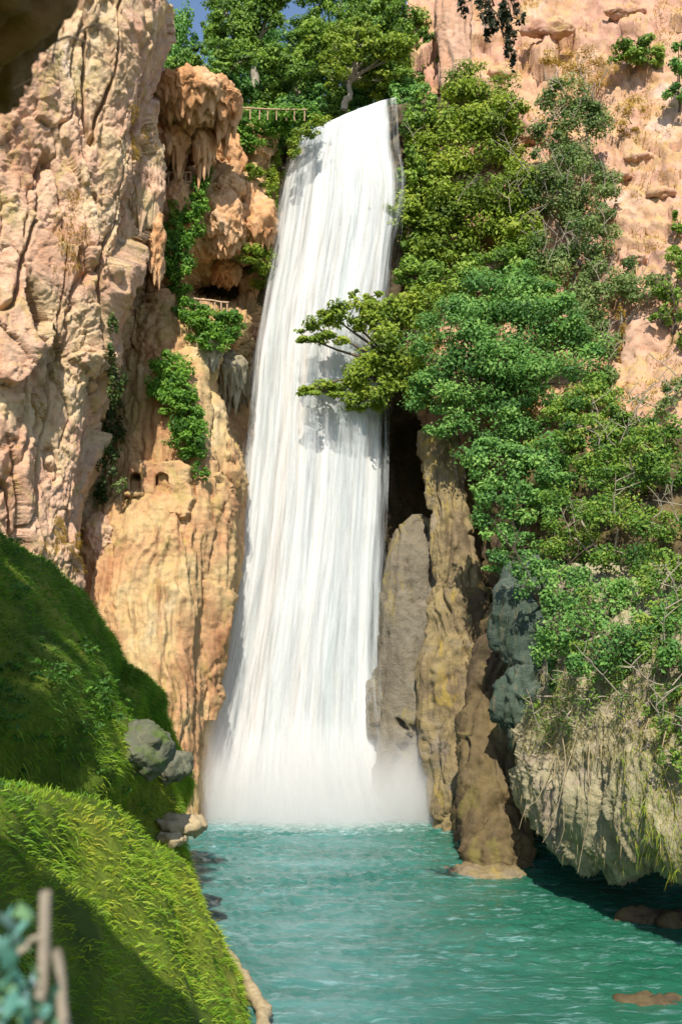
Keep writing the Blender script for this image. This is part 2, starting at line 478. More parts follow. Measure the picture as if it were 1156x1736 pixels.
def block_disp(big=1.0, amp=1.0, seed=0, fiss=1.0, vert=1.4, strata=0.0):
    """broad flat faces split by sharp cracks"""
    def f(p, n):
        q = p * np.array((1, 1, 1 / vert))
        w1 = np.stack([fbm(q * .4, 3, seed + k * 5) for k in range(3)], 1)
        wq = q + .45 * w1
        d = big * 1.9 * fbm(q * .10, 4, seed + 1)
        o, e = facet(wq * .15, seed + 2, .75); d += amp * 2.0 * o - amp * .4 * np.clip(1 - e / .06, 0, 1) * np.clip(.4 + 2 * fbm(q * .3, 2, seed + 16), 0, 1)
        o, e = facet(wq * .42 + .1 * w1, seed + 3, .8); d += amp * .62 * o - amp * .22 * np.clip(1 - e / .07, 0, 1) * np.clip(.4 + 2 * fbm(q * .5, 2, seed + 17), 0, 1)
        keep = np.clip(.5 + 1.6 * fbm(q * .25, 3, seed + 15), 0, 1)      # some faces stay smooth, some break up
        o, e = facet(wq * 1.15 + .2 * w1, seed + 4, .95); d += keep * amp * (.26 * o - .08 * np.clip(1 - e / .10, 0, 1))
        o, e = facet(wq * 2.9 + .3 * w1, seed + 5, 1.0); d += keep * amp * .085 * o
        v = gn(wq * np.array((.42, .42, .09)) + 9, seed + 6)
        d -= fiss * 1.1 * np.clip(1 - np.abs(v) / .06, 0, 1) ** 1.4
        if strata:
            sz = wq[:, 2] * 1.1 + .35 * wq[:, 0] + .8 * fbm(wq * .3, 3, seed + 8)
            d += strata * .35 * (np.abs((sz / 1.3) % 1 - .5) - .25) * 2 * keep
        d += .10 * fbm(q * 1.4, 4, seed + 7, .6) + .05 * keep * fbm(q * 4.5, 3, seed + 9, .65)
        return d
    return f

def drape_disp(amp=1.0, seed=0):
    """flowstone: vertical flutes, few lumps"""
    def f(p, n):
        wq = p + .5 * np.stack([gn(p * .4, seed + k) for k in range(3)], 1)
        d = amp * .8 * fbm(wq * np.array((.35, .35, .08)), 3, seed)
        d += amp * .55 * fbm(wq * np.array((1.1, 1.1, .12)), 3, seed + 1, .5, True)
        d += amp * .16 * fbm(wq * np.array((3.2, 3.2, .30)), 3, seed + 2, .55, True)
        f1, f2 = worley(wq * np.array((.7, .7, .4)), seed + 3)
        d += amp * .35 * (.5 - f1)
        f1, f2 = worley(wq * 2.1, seed + 4)
        d += amp * .10 * (.5 - f1)
        d += .06 * fbm(p * 4.5, 3, seed + 5, .6)
        return d
    return f

# ---- pool
def pool():
    x = np.linspace(-12, 21, 240); y = 78 - np.linspace(0, 1, 290) * 56
    X, Y = np.meshgrid(x, y)
    p = np.c_[X.ravel(), Y.ravel(), np.zeros(X.size)]
    src = P(540, 1380, 69)
    r = np.hypot(p[:, 0] - src[0], p[:, 1] - src[1])
    near = np.exp(-r / 14)
    q = p.copy(); q[:, 1] *= 1.9
    h = .05 * fbm(q * .45, 2, 3) + .075 * fbm(q * .8 + .3 * gn(q * .5)[:, None], 3, 5, .6, True) + .03 * fbm(q * 2.6, 2, 8)
    h += .02 * fbm(q * 5.5, 2, 9, .6, True)
    h *= (1.5 + 1.8 * near) * (1 + .9 * fbm(p * .11, 3, 14))
    h += .03 * np.sin(r * 2.2 + 2 * gn(p * .3, 4)) * np.exp(-r / 25)
    p[:, 2] = h
    m, t, b = new_mat('turquoise_pool_water')
    co = nd(t, 'ShaderNodeTexCoord').outputs['Object']
    n = noise(t, mapping(t, co, (.5, 1.3, 1)), .22, 7, .65, .8)
    col = ramp(t, n, [(.30, (.018, .11, .09)), (.5, (.042, .165, .15)), (.70, (.10, .25, .25))])
    sx = nd(t, 'ShaderNodeSeparateXYZ'); t.links.new(co, sx.inputs[0])
    col = mix(t, math_(t, 'MULTIPLY', mapr(t, math_(t, 'ADD', sx.outputs[0], math_(t, 'MULTIPLY', n, 6.0)), 3.0, 12.0), .8), col, (.012, .105, .05))
    # foam drifting away from the plunge point
    vm = nd(t, 'ShaderNodeVectorMath', operation='DISTANCE'); t.links.new(mapping(t, co, (.62, 1, 1)), vm.inputs[0])
    vm.inputs[1].default_value = (src[0] * .62, src[1] - .5, 0)
    d = mapr(t, vm.outputs['Value'], 1.5, 9.5, .9, 0.0)
    nf = noise(t, mapping(t, co, (1, 2.2, 1)), 1.3, 9, .7, .8)
    foam = mapr(t, math_(t, 'ADD', d, math_(t, 'MULTIPLY', math_(t, 'SUBTRACT', nf, .5), 2.4)), .35, 1.35)
    nf2 = noise(t, mapping(t, co, (.5, 2.6, 1), (4, 9, 0)), 1.0, 10, .72, 1.2)
    fleck_glint = math_(t, 'MULTIPLY', mapr(t, nf2, .54, .70), .6)  # foam flecks and painted sky glints, mixed into the water colour
    col = mix(t, fleck_glint, col, (.34, .52, .56))
    col = mix(t, foam, col, (.62, .70, .68))
    t.links.new(col, b.inputs['Base Color'])
    t.links.new(mapr(t, foam, 0, 1, .10, .7), b.inputs['Roughness'])
    b.inputs['IOR'].default_value = 1.33
    bp = nd(t, 'ShaderNodeBump'); bp.inputs['Strength'].default_value = .35; bp.inputs['Distance'].default_value = .1
    t.links.new(noise(t, mapping(t, co, (1, 2.0, 1)), 4.5, 7, .6, .4), bp.inputs['Height']); t.links.new(bp.outputs[0], b.inputs['Normal'])
    o = link('pool_water', mesh_np('pool_water', p, grid_faces(290, 240)), m)
    tag(o, 'turquoise rippled pool at the foot of the waterfall', kind='structure')
pool()

# ground far below everything, reaching the horizon behind the camera and hills
gm = bpy.data.meshes.new('ground')
gm.from_pydata([(-900, -900, -2.5), (900, -900, -2.5), (900, 900, -2.5), (-900, 900, -2.5)], [], [(0, 1, 2, 3)])
tag(link('ground', gm, M['soil']), kind='structure')

# ---- left cliff
LC = []
ex = {-90: 258, 40: 255, 130: 252, 200: 252, 270: 262, 330: 254, 400: 234, 470: 208, 540: 178, 600: 168, 680: 160, 770: 150, 850: 144, 930: 140, 1010: 138, 1120: 125, 1300: 110, 1500: 100}
for y, e in ex.items():
    k = (y + 90) / 1590
    LC.append([(-420, y, 50), (-200, y, 51.5), (-60, y, 53), (e * .22, y, 54.5), (e * .48, y, 56), (e * .72, y, 57), (e * .90, y, 58), (e, y, 60), (e + 2, y, 63), (e - 6, y, 68)])
o, LCG = sheet('cliff_left', netpx(LC), 640, 270, (lambda p, n: block_disp(1.0, .8, 3, 1.0, 1.5)(p, n) + rock_disp(.2, .16, .34, .5, 4, 1.5)(p, n)), M['cliff'])
tag(o, 'sunlit pink limestone cliff filling the left side', kind='structure')

# ---- cliff with flowstone between left cliff and waterfall
MC = [
 [(150, 110, 66), (200, 110, 66), (245, 110, 67), (285, 120, 68), (325, 130, 69), (360, 150, 70), (400, 186, 72), (440, 205, 76)],
 [(150, 200, 65), (200, 200, 65), (245, 200, 66), (285, 200, 70), (325, 200, 72), (365, 205, 72), (420, 215, 73), (470, 225, 76)],
 [(150, 270, 64), (200, 270, 64), (245, 270, 65), (285, 280, 77), (318, 285, 77), (355, 270, 70.5), (420, 270, 72), (474, 265, 76)],
 [(150, 325, 64), (200, 325, 63), (245, 325, 65), (283, 325, 68), (318, 318, 68), (360, 320, 69.5), (420, 320, 71), (474, 320, 75)],
 [(150, 430, 64), (200, 430, 63.5), (240, 430, 67), (283, 430, 67), (320, 430, 69), (370, 430, 70), (430, 430, 71), (462, 430, 75)],
 [(150, 490, 64), (200, 490, 64), (240, 490, 68), (280, 490, 67.5), (325, 490, 73), (370, 485, 80), (425, 480, 79), (450, 490, 77)],
 [(150, 545, 64), (195, 545, 64), (228, 545, 66.5), (275, 545, 66), (325, 540, 67), (370, 540, 68), (415, 550, 70), (440, 555, 75)],
 [(150, 640, 66), (190, 640, 66), (218, 640, 66), (260, 640, 65), (310, 640, 65), (350, 640, 66), (390, 645, 74.5), (425, 640, 75)],
 [(150, 720, 66), (185, 720, 66), (215, 720, 65.5), (260, 720, 64.5), (310, 720, 64.5), (350, 720, 65), (386, 720, 72), (422, 720, 75)],
 [(140, 800, 66), (178, 800, 65.5), (212, 800, 64.8), (258, 800, 64.4), (310, 800, 64.4), (360, 800, 64.5), (400, 800, 67), (416, 800, 74)],
 [(130, 880, 64), (170, 880, 63.5), (212, 880, 62.5), (258, 880, 62.5), (310, 880, 63.2), (350, 880, 64), (393, 880, 67), (408, 880, 73)],
 [(120, 960, 63), (165, 960, 62.5), (210, 960, 62), (258, 960, 62), (305, 960, 62.5), (345, 960, 64), (385, 960, 67), (400, 960, 73)],
 [(120, 1080, 62), (165, 1080, 61.5), (215, 1080, 61.2), (260, 1080, 61.2), (305, 1080, 62), (340, 1080, 64), (368, 1080, 67), (385, 1080, 72)],
 [(120, 1200, 61), (180, 1200, 60.6), (230, 1200, 60.5), (275, 1200, 61), (308, 1200, 62), (332, 1200, 64), (352, 1200, 67), (370, 1200, 72)],
 [(130, 1320, 60), (200, 1320, 60), (250, 1320, 60), (285, 1320, 61), (308, 1320, 62), (325, 1320, 64), (342, 1320, 67), (360, 1320, 72)],
 [(130, 1460, 60), (200, 1460, 60), (250, 1460, 60), (285, 1460, 61), (308, 1460, 62), (325, 1460, 64), (342, 1460, 67), (360, 1460, 72)],
]
def mid_disp(p, n):
    a = rock_disp(.35, .6, .9, .5, 21)(p, n); b = drape_disp(.9, 31)(p, n)
    z = p[:, 2]; k = np.clip((z - 27) / 6, 0, 1)
    return a * k + b * (1 - k)
o, MCG = sheet('cliff_middle', netpx(MC), 700, 150, mid_disp, M['drape'])
tag(o, 'ochre flowstone cliff left of the waterfall', kind='structure')

# ---- rock behind the water, with the dark hollow to the right
BC = [
 [(330, 196, 78), (400, 200, 75), (500, 244, 74), (560, 222, 74), (620, 196, 74), (668, 178, 74), (710, 170, 77), (780, 150, 80), (840, 140, 82)],
 [(330, 300, 77), (400, 300, 75), (480, 300, 74.2), (560, 300, 74.2), (620, 300, 74.2), (675, 300, 74.2), (710, 300, 76), (780, 300, 79), (840, 300, 80)],
 [(330, 500, 77), (400, 500, 76), (460, 500, 74.6), (560, 500, 74.6), (620, 500, 74.6), (668, 500, 74.6), (710, 500, 75), (780, 500, 77), (840, 500, 78)],
 [(330, 680, 77), (400, 680, 76), (460, 680, 74.6), (560, 680, 74.6), (620, 680, 75), (664, 680, 78), (720, 680, 79), (780, 680, 79), (840, 680, 79)],
 [(330, 740, 77), (400, 740, 76), (460, 740, 75), (560, 740, 75), (620, 740, 77), (664, 740, 86), (720, 740, 88), (780, 740, 86), (840, 740, 82)],
 [(330, 880, 77), (400, 880, 76), (460, 880, 75), (560, 880, 75), (620, 880, 77), (664, 880, 86), (720, 880, 88), (780, 880, 86), (840, 880, 82)],
 [(330, 1000, 77), (400, 1000, 75), (460, 1000, 74), (560, 1000, 74), (620, 1000, 75), (664, 1000, 80), (720, 1000, 82), (780, 1000, 82), (840, 1000, 80)],
 [(330, 1200, 77), (400, 1200, 74), (460, 1200, 73), (560, 1200, 73), (620, 1200, 73), (664, 1200, 76), (720, 1200, 78), (780, 1200, 78), (840, 1200, 78)],
 [(330, 1450, 77), (400, 1450, 74), (460, 1450, 73), (560, 1450, 73), (620, 1450, 73), (664, 1450, 75), (720, 1450, 76), (780, 1450, 76), (840, 1450, 76)],
]
o, _ = sheet('cliff_behind_waterfall', netpx(BC), 230, 95, rock_disp(.2, .6, .8, .3, 41), M['wet'])
tag(o, 'dark wet rock face behind the falling water', kind='structure')

# ---- plateau at the top of the fall
px_ = np.linspace(-34, 5.2, 60); py_ = np.linspace(150, 75.6, 60)
X, Y = np.meshgrid(px_, py_)
Z = 49.9 + .03 * (Y - 75) + .7 * fbm(np.c_[X.ravel(), Y.ravel(), 0 * X.ravel()] * .12, 3, 5).reshape(X.shape)
Z = Z - 3.2 * np.exp(-((X - .3) / 3.6) ** 4) * np.clip((110 - Y) / 20, 0, 1)
o = link('plateau_ground', mesh_np('plateau_ground', np.c_[X.ravel(), Y.ravel(), Z.ravel()], grid_faces(60, 60)), M['soil'])
tag(o, kind='structure')

# ---- right hillside
RS = [
 [(690, -160, 90), (770, -160, 90), (860, -160, 90), (960, -160, 89), (1080, -160, 87), (1260, -160, 83), (1500, -160, 78)],
 [(690, 0, 84), (770, 0, 84), (860, 0, 84), (960, 0, 83), (1080, 0, 81), (1260, 0, 78), (1500, 0, 73)],
 [(685, 150, 80), (770, 150, 80), (860, 150, 80), (960, 150, 79), (1080, 150, 77), (1260, 150, 74), (1500, 150, 69)],
 [(685, 300, 78), (770, 300, 77), (860, 300, 76), (960, 300, 75), (1080, 300, 73), (1260, 300, 70), (1500, 300, 65)],
 [(685, 450, 76), (770, 450, 74), (860, 450, 73), (960, 450, 72), (1080, 450, 70), (1260, 450, 66), (1500, 450, 60)],
 [(685, 600, 71), (770, 600, 70.5), (860, 600, 70), (960, 600, 68), (1080, 600, 66), (1260, 600, 62), (1500, 600, 56)],
 [(700, 690, 70), (775, 690, 69.5), (865, 690, 68), (960, 690, 65), (1080, 690, 62), (1260, 690, 58), (1500, 690, 52)],
 [(735, 760, 79), (790, 760, 72), (870, 780, 66), (960, 780, 62), (1080, 780, 58), (1260, 780, 54), (1500, 780, 48)],
 [(760, 900, 79), (800, 900, 72), (870, 900, 64), (960, 900, 59), (1080, 900, 55), (1260, 900, 50), (1500, 900, 44)],
 [(770, 1100, 77), (815, 1100, 70), (880, 1100, 62), (960, 1100, 56.5), (1080, 1100, 52), (1260, 1100, 47), (1500, 1100, 41)],
 [(780, 1250, 75), (825, 1250, 69), (895, 1250, 63), (960, 1250, 57.5), (1080, 1250, 53), (1260, 1250, 48), (1500, 1250, 42)],
 [(785, 1370, 75), (840, 1370, 71), (910, 1370, 67), (980, 1370, 63), (1090, 1370, 58), (1260, 1370, 52), (1500, 1370, 46)],
 [(785, 1520, 75), (840, 1520, 71), (910, 1520, 67), (980, 1520, 63), (1090, 1520, 58), (1260, 1520, 52), (1500, 1520, 46)],
]
def rs_disp(p, n):
    k = np.clip((p[:, 2] - 24) / 8, 0, 1)
    return (lambda p, n: block_disp(.8, .8, 51, .5, 1.1, .8)(p, n) + rock_disp(.2, .2, .6, .3, 53)(p, n))(p, n) * k + rock_disp(.3, .5, .8, .3, 61)(p, n) * (1 - k)
o, RSG = sheet('cliff_right', netpx(RS), 370, 175, rs_disp, M['hill'])
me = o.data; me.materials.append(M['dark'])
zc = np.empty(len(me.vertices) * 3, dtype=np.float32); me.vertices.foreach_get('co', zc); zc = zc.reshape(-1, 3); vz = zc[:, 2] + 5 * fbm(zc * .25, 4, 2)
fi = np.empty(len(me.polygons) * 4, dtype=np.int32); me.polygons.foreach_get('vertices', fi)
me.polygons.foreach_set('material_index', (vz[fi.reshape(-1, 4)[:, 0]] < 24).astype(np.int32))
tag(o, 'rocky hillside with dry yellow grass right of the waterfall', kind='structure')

# ---- grassy bank at lower left
BY = [2, 8, 14, 20, 26, 32, 38, 43, 47, 50, 52, 53.5]
FX = [-2.6, -2.4, -2.3, -2.3, -2.4, -2.8, -4.6, -6.3, -7.4, -8.3, -8.9, -9.6]
RX = [-12, -13, -13, -12.6, -12.0, -11.6, -10.6, -9.5, -8.7, -8.2, -8.0, -9.0]
RZ = [17, 17.3, 17.5, 17.2, 16.9, 16.1, 14.4, 12.2, 9.9, 7.2, 4.8, 3.4]
net = []
for y, fx, rx, rz in zip(BY, FX, RX, RZ):
    row = [(rx - 9, y + 1, rz - 1.5), (rx - 3, y + .5, rz - .2), (rx, y, rz)]
    for s, bul in ((.78, .10), (.55, .12), (.30, .07)):
        row.append((fx + (rx - fx) * s + bul * 6 * (1 if y < 46 else .2), y, .35 + (rz - .35) * s))
    row += [(fx, y, .35), (fx - .5, y, -.4), (fx - 1.2, y, -2)]
    net.append(row)
net = np.array(net, float)[::-1]
def resample(net, nr, nc):
    G = cr(net, nr); return np.swapaxes(cr(np.swapaxes(G, 0, 1), nc), 0, 1)
SB0 = Surf(resample(net, 300, 220), cell=8)
def on_bank(px, py, S=None): return P(px, py, (S or SB0)(px, py, 8, 40))
GR = [cr(np.array([on_bank(*q) for q in L_]), 60) for L_ in (
    [(-60, 1190), (0, 1225), (60, 1222), (120, 1235), (180, 1262), (225, 1315), (262, 1352), (300, 1368)],
    [(0, 1020), (60, 1090), (40, 1150), (20, 1210)], [(250, 1130), (235, 1190), (290, 1230)])]
def bank_disp(p, n):
    gd = np.zeros(len(p))
    for L_, dep, wid in zip(GR, (2.3, 1.1, .9), (.8, .7, .6)):
        dm = np.full(len(p), 99.)
        for q in L_: dm = np.minimum(dm, ((p - q) ** 2).sum(1))
        gd = np.maximum(gd, dep * np.exp(-dm / (2 * wid * wid)))
    return bank_disp0(p, n) - gd
def bank_disp0(p, n):
    f1, f2 = worley(p * .35, 70)
    return .7 * fbm(p * .22, 3, 71) + .6 * (.5 - f1) + .22 * fbm(p * .9, 4, 73, .55)
o, BKG = sheet('bank', net, 210, 150, bank_disp, M['moss'])
tag(o, 'steep grassy bank at lower left', kind='structure')
SB = Surf(BKG, cell=8); SM = Surf(MCG, LCG, cell=6); SMM = Surf(MCG, cell=6); SR = Surf(RSG, cell=8)

# ================================================================== waterfall
def water_mat(name, seed, thin, edge, streak):
    m, t, b = new_mat(name)
    au = nd(t, 'ShaderNodeAttribute', attribute_name='wu').outputs['Fac']
    av = nd(t, 'ShaderNodeAttribute', attribute_name='wv').outputs['Fac']
    cmb = nd(t, 'ShaderNodeCombineXYZ'); t.links.new(au, cmb.inputs[0]); t.links.new(av, cmb.inputs[1]); cmb.inputs[2].default_value = seed
    n1 = noise(t, mapping(t, cmb.outputs[0], (6, 1.5, 1)), 1.0, 3, .5, .5)
    n2 = noise(t, mapping(t, cmb.outputs[0], (17, 4.2, 1)), 1.0, 4, .55, .6)
    n3 = noise(t, mapping(t, cmb.outputs[0], (52, 15, 1)), 1.0, 5, .6, .7)
    st = math_(t, 'ADD', math_(t, 'MULTIPLY', n1, .36), math_(t, 'ADD', math_(t, 'MULTIPLY', n2, .36), math_(t, 'MULTIPLY', n3, .28)))
    e = math_(t, 'MINIMUM', au, math_(t, 'SUBTRACT', 1.0, au))
    e = mapr(t, math_(t, 'ADD', e, math_(t, 'MULTIPLY', math_(t, 'SUBTRACT', st, .56), edge * 4.2)), 0.0, edge)
    body = mapr(t, st, streak[0], streak[1], thin, 1.0)
    al = math_(t, 'MULTIPLY', e, body)
    n4 = noise(t, mapping(t, cmb.outputs[0], (9, 1.1, 1), (3, 5, 2)), 1.0, 4, .55, .4)
    col = ramp(t, n4, [(.30, (.58, .65, .64)), (.43, (.74, .78, .79)), (.54, (.84, .83, .81)), (.68, (.88, .81, .75))])
    t.links.new(col, b.inputs['Base Color']); b.inputs['Roughness'].default_value = .5
    b.inputs['Specular IOR Level'].default_value = .2
    tr = nd(t, 'ShaderNodeBsdfTranslucent'); tr.inputs[0].default_value = (.8, .85, .87, 1)
    ms = nd(t, 'ShaderNodeMixShader'); ms.inputs[0].default_value = .25
    t.links.new(b.outputs[0], ms.inputs[1]); t.links.new(tr.outputs[0], ms.inputs[2])
    tp = nd(t, 'ShaderNodeBsdfTransparent'); mt = nd(t, 'ShaderNodeMixShader')
    t.links.new(al, mt.inputs[0]); t.links.new(tp.outputs[0], mt.inputs[1]); t.links.new(ms.outputs[0], mt.inputs[2])
    t.links.new(mt.outputs[0], t.nodes['Material Output'].inputs[0])
    return m

WL = [(507, 232), (497, 250), (482, 300), (470, 360), (456, 440), (440, 520), (428, 600), (420, 690), (410, 780), (400, 870), (388, 960), (370, 1060), (350, 1150), (328, 1250), (304, 1340), (290, 1400)]
WR = [(664, 166), (667, 200), (670, 250), (678, 310), (672, 380), (662, 450), (657, 520), (658, 600), (661, 700), (660, 790), (657, 880), (654, 980), (652, 1080), (654, 1180), (668, 1280), (700, 1400)]
def fall_sheet(name, front, seed, mat, u0=0., u1=1., nr=140, nc=110, fold=.5, parent=None):
    k = len(WL)
    Yd = [73.6, 73.0, 72.3, 72.0, 71.8, 71.6, 71.4, 71.2, 71.0, 70.8, 70.6, 70.4, 70.2, 70.0, 69.8, 69.7]
    L = np.array([P(a, b, y - front) for (a, b), y in zip(WL, Yd)]); Rr = np.array([P(a, b, y - front) for (a, b), y in zip(WR, Yd)])
    # lip: the water first runs forward over the edge
    L = np.vstack([L[0] + np.array((.9, 4.5, -.6)), L[0] + np.array((.3, 1.5, -.12)), L]); Rr = np.vstack([Rr[0] + np.array((0, 4.5, -.6)), Rr[0] + np.array((0, 1.5, -.12)), Rr])
    L = cr(L, nr); Rr = cr(Rr, nr)
    u = np.linspace(u0, u1, nc)[None, :, None]
    G = L[:, None] * (1 - u) + Rr[:, None] * u
    U = np.repeat(np.linspace(u0, u1, nc)[None], nr, 0).ravel(); Us = np.repeat(np.linspace(0, 1, nc)[None], nr, 0).ravel(); V = np.repeat(np.linspace(0, 1, nr)[:, None], nc, 1).ravel()
    p = G.reshape(-1, 3).copy()
    amp = fold * np.clip(V * 5, .15, 1) * (1 + .9 * V)
    q = np.c_[U * 11 + seed, V * 1.3, np.full(len(U), seed)]
    d = .40 * fbm(q * np.array((.35, .6, 1)), 2, seed) + .10 * fbm(q * np.array((1.2, 4., 1)), 2, seed + 3) + .035 * fbm(q * np.array((4, 9, 1)), 3, seed + 5)
    bul = 1.3 * (1 - (2 * U - 1) ** 2)
    p[:, 1] -= amp * d * 1.5 + bul * np.clip(V * 3, 0, 1)
    p[:, 0] += .12 * amp * fbm(q * np.array((2, 4, 1)) + 7, 2, seed + 8)
    return link(name, mesh_np(name, p, grid_faces(nr, nc), {'wu': Us, 'wv': V}), mat, parent)
wf = empty('waterfall', P(520, 1385, 70)); tag(wf, 'tall white waterfall plunging over the cliff into the pool', kind='structure')
fall_sheet('water_sheet', 0.0, 3, water_mat('falling_water_back', 1.3, .62, .07, (.39, .53)), parent=wf)
fall_sheet('water_sheet', 0.7, 17, water_mat('falling_water_front', 7.7, .0, .10, (.42, .66)), parent=wf)
fall_sheet('water_sheet', 1.3, 29, water_mat('falling_water_spray', 12.1, .0, .12, (.46, .72)), u0=-.05, u1=1.05, parent=wf)
fall_sheet('water_sheet', 1.9, 41, water_mat('falling_water_veil', 22.6, .0, .14, (.50, .80)), u0=-.06, u1=1.05, parent=wf)

# spray at the plunge: a real volume
def mist(name, c, rad, dens, seed, label):
    V, T = ico(3)
    p = V * np.array(rad) + np.array(c); p[:, 2] = np.maximum(p[:, 2], .12)
    m = bpy.data.materials.new(name + '_air'); m.use_nodes = True; t = m.node_tree
    t.nodes.remove(t.nodes['Principled BSDF'])
    co = nd(t, 'ShaderNodeTexCoord').outputs['Object']
    mp = nd(t, 'ShaderNodeVectorMath', operation='SUBTRACT'); t.links.new(co, mp.inputs[0]); mp.inputs[1].default_value = tuple(c)
    dv = nd(t, 'ShaderNodeVectorMath', operation='DIVIDE'); t.links.new(mp.outputs[0], dv.inputs[0]); dv.inputs[1].default_value = tuple(rad)
    ln = nd(t, 'ShaderNodeVectorMath', operation='LENGTH'); t.links.new(dv.outputs[0], ln.inputs[0])
    n = noise(t, mapping(t, co, (1.3, 1, .55)), .5, 5, .65, .8)
    f = mapr(t, math_(t, 'ADD', ln.outputs['Value'], math_(t, 'MULTIPLY', math_(t, 'SUBTRACT', n, .5), .5)), .10, .9, 1.0, 0.0)
    f = math_(t, 'MULTIPLY', f, mapr(t, ln.outputs['Value'], .85, .98, 1., 0.))
    f = math_(t, 'MULTIPLY', math_(t, 'POWER', f, 1.6), math_(t, 'MULTIPLY', mapr(t, n, .3, .7, .45, 1.4), dens))
    v = nd(t, 'ShaderNodeVolumePrincipled'); v.inputs['Color'].default_value = (1, 1, 1, 1); v.inputs['Anisotropy'].default_value = -.05
    t.links.new(f, v.inputs['Density']); t.links.new(v.outputs[0], t.nodes['Material Output'].inputs['Volume'])
    o = link(name, mesh_np(name, p, T), m); tag(o, label, 'mist', kind='stuff')
mist('mist', P(520, 1390, 67.0), (13.0, 5.5, 8.0), 1.1, 1, 'white spray rising where the waterfall hits the pool')
mist('mist', P(705, 1350, 67.0), (3.4, 3.0, 5.5), .9, 2, 'puff of spray in front of the grey slab')
mist('mist', P(340, 1280, 66.5), (2.4, 3.0, 9.0), .45, 3, 'thin veil of spray at the left foot of the waterfall')

# ================================================================== rocks near the fall
def column_disp(amp, seed): return drape_disp(amp, seed)
def rock_loft(name, rows, nr, nc, disp, mat, label, squash=.8, cat='rock'):
    o, p = loft(name, rows, nr, nc, disp, mat, squash=squash)
    tag(o, label, cat); return o
rock_loft('rock_pillar', [(736, 722, 69, 10), (742, 750, 69, 22), (752, 790, 68.5, 30), (757, 850, 68, 31), (766, 910, 67.5, 36), (770, 980, 67, 38), (772, 1050, 66.8, 46), (770, 1130, 66.5, 54), (778, 1210, 66.2, 58), (786, 1290, 65.6, 54), (794, 1370, 65, 56), (798, 1430, 64.6, 60)],
          240, 90, (lambda p, n: drape_disp(1.0, 81)(p, n) + block_disp(.1, .38, 82, .5, 2.2)(p, n)), M['column'], 'slender ochre rock pillar right of the waterfall')
rock_loft('rock_slab', [(706, 872, 71, 8), (707, 896, 70.8, 34), (704, 950, 70.5, 50), (702, 1020, 70.2, 56), (702, 1100, 70, 58), (702, 1200, 69.8, 60), (704, 1300, 69.5, 60), (708, 1440, 69, 62)],
          150, 70, block_disp(.25, .5, 83, .5, 2.0), M['grey'], 'smooth grey slab standing in spray beside the waterfall')
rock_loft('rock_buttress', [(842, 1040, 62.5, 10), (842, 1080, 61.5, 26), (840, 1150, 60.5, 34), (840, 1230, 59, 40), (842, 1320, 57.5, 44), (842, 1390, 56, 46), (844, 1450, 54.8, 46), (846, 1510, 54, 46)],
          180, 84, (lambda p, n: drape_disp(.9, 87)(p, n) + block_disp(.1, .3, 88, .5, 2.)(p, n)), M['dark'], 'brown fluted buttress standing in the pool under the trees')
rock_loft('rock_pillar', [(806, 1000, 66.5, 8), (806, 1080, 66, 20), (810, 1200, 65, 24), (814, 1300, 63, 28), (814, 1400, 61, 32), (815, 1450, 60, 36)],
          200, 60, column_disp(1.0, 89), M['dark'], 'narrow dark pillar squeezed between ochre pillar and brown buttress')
rock_loft('rock_pillar', [(772, -70, 80, 26), (770, 0, 79.5, 27), (768, 60, 79, 25), (773, 110, 78.6, 24), (778, 150, 78.3, 28)],
          160, 60, drape_disp(.6, 97), M['pinkcol'], 'orange pink rock pillar at the top beside the trees')
rock_loft('rock_outcrop', [(1100, 470, 71, 20), (1098, 510, 70, 44), (1104, 570, 68.5, 52), (1112, 640, 67.5, 56), (1110, 690, 66.5, 40), (1104, 715, 66, 20)],
          140, 80, column_disp(.9, 98), M['pinkcol'], 'orange streaked rock face near the right edge')
o = lump('rock_ledge', P(822, 1482, 52.3), (2.0, 1.3, .35), 7, M['column'], 4, .15, 0, .8, rotz=-.35); tag(o, 'low flat ledge at the water line below the brown buttress', 'rock')
rock_loft('moss_stump', [(918, 960, 57.5, 16), (906, 985, 56.5, 34), (894, 1030, 55.6, 34), (900, 1080, 55.6, 40), (906, 1130, 55.2, 34), (896, 1175, 54.6, 42), (894, 1225, 54.4, 36), (908, 1270, 54.2, 30), (916, 1310, 54, 18), (918, 1340, 54, 8)],
          170, 70, (lambda p, n: 1.1 * drape_disp(1., 91)(p, n) + block_disp(.2, .3, 92, .2)(p, n)), M['teal'], 'teal mossy tufa stump hanging beside the straw coloured curtain')

st_ = bpy.data.objects['moss_stump']; sv = np.array([v.co[:] for v in st_.data.vertices]); rng = R_(15)
sv = sv[(sv[:, 1] < 55.9)]; k_ = rng.integers(0, len(sv), 500); p0 = sv[k_] + rng.normal(size=(500, 3)) * .04
V, Q, var = (lambda n: strands('x', p0, np.c_[rng.normal(0, .3, n), rng.normal(-.35, .2, n), -np.ones(n)], rng.uniform(.3, .9, n), rng.uniform(.02, .045, n), np.full(n, .2), None, None, 16, 3))(500)
o = link('moss_strands', mesh_np('moss_strands', V, Q, {'var': var}), M['mossblade'], st_); tag(o, kind='stuff')
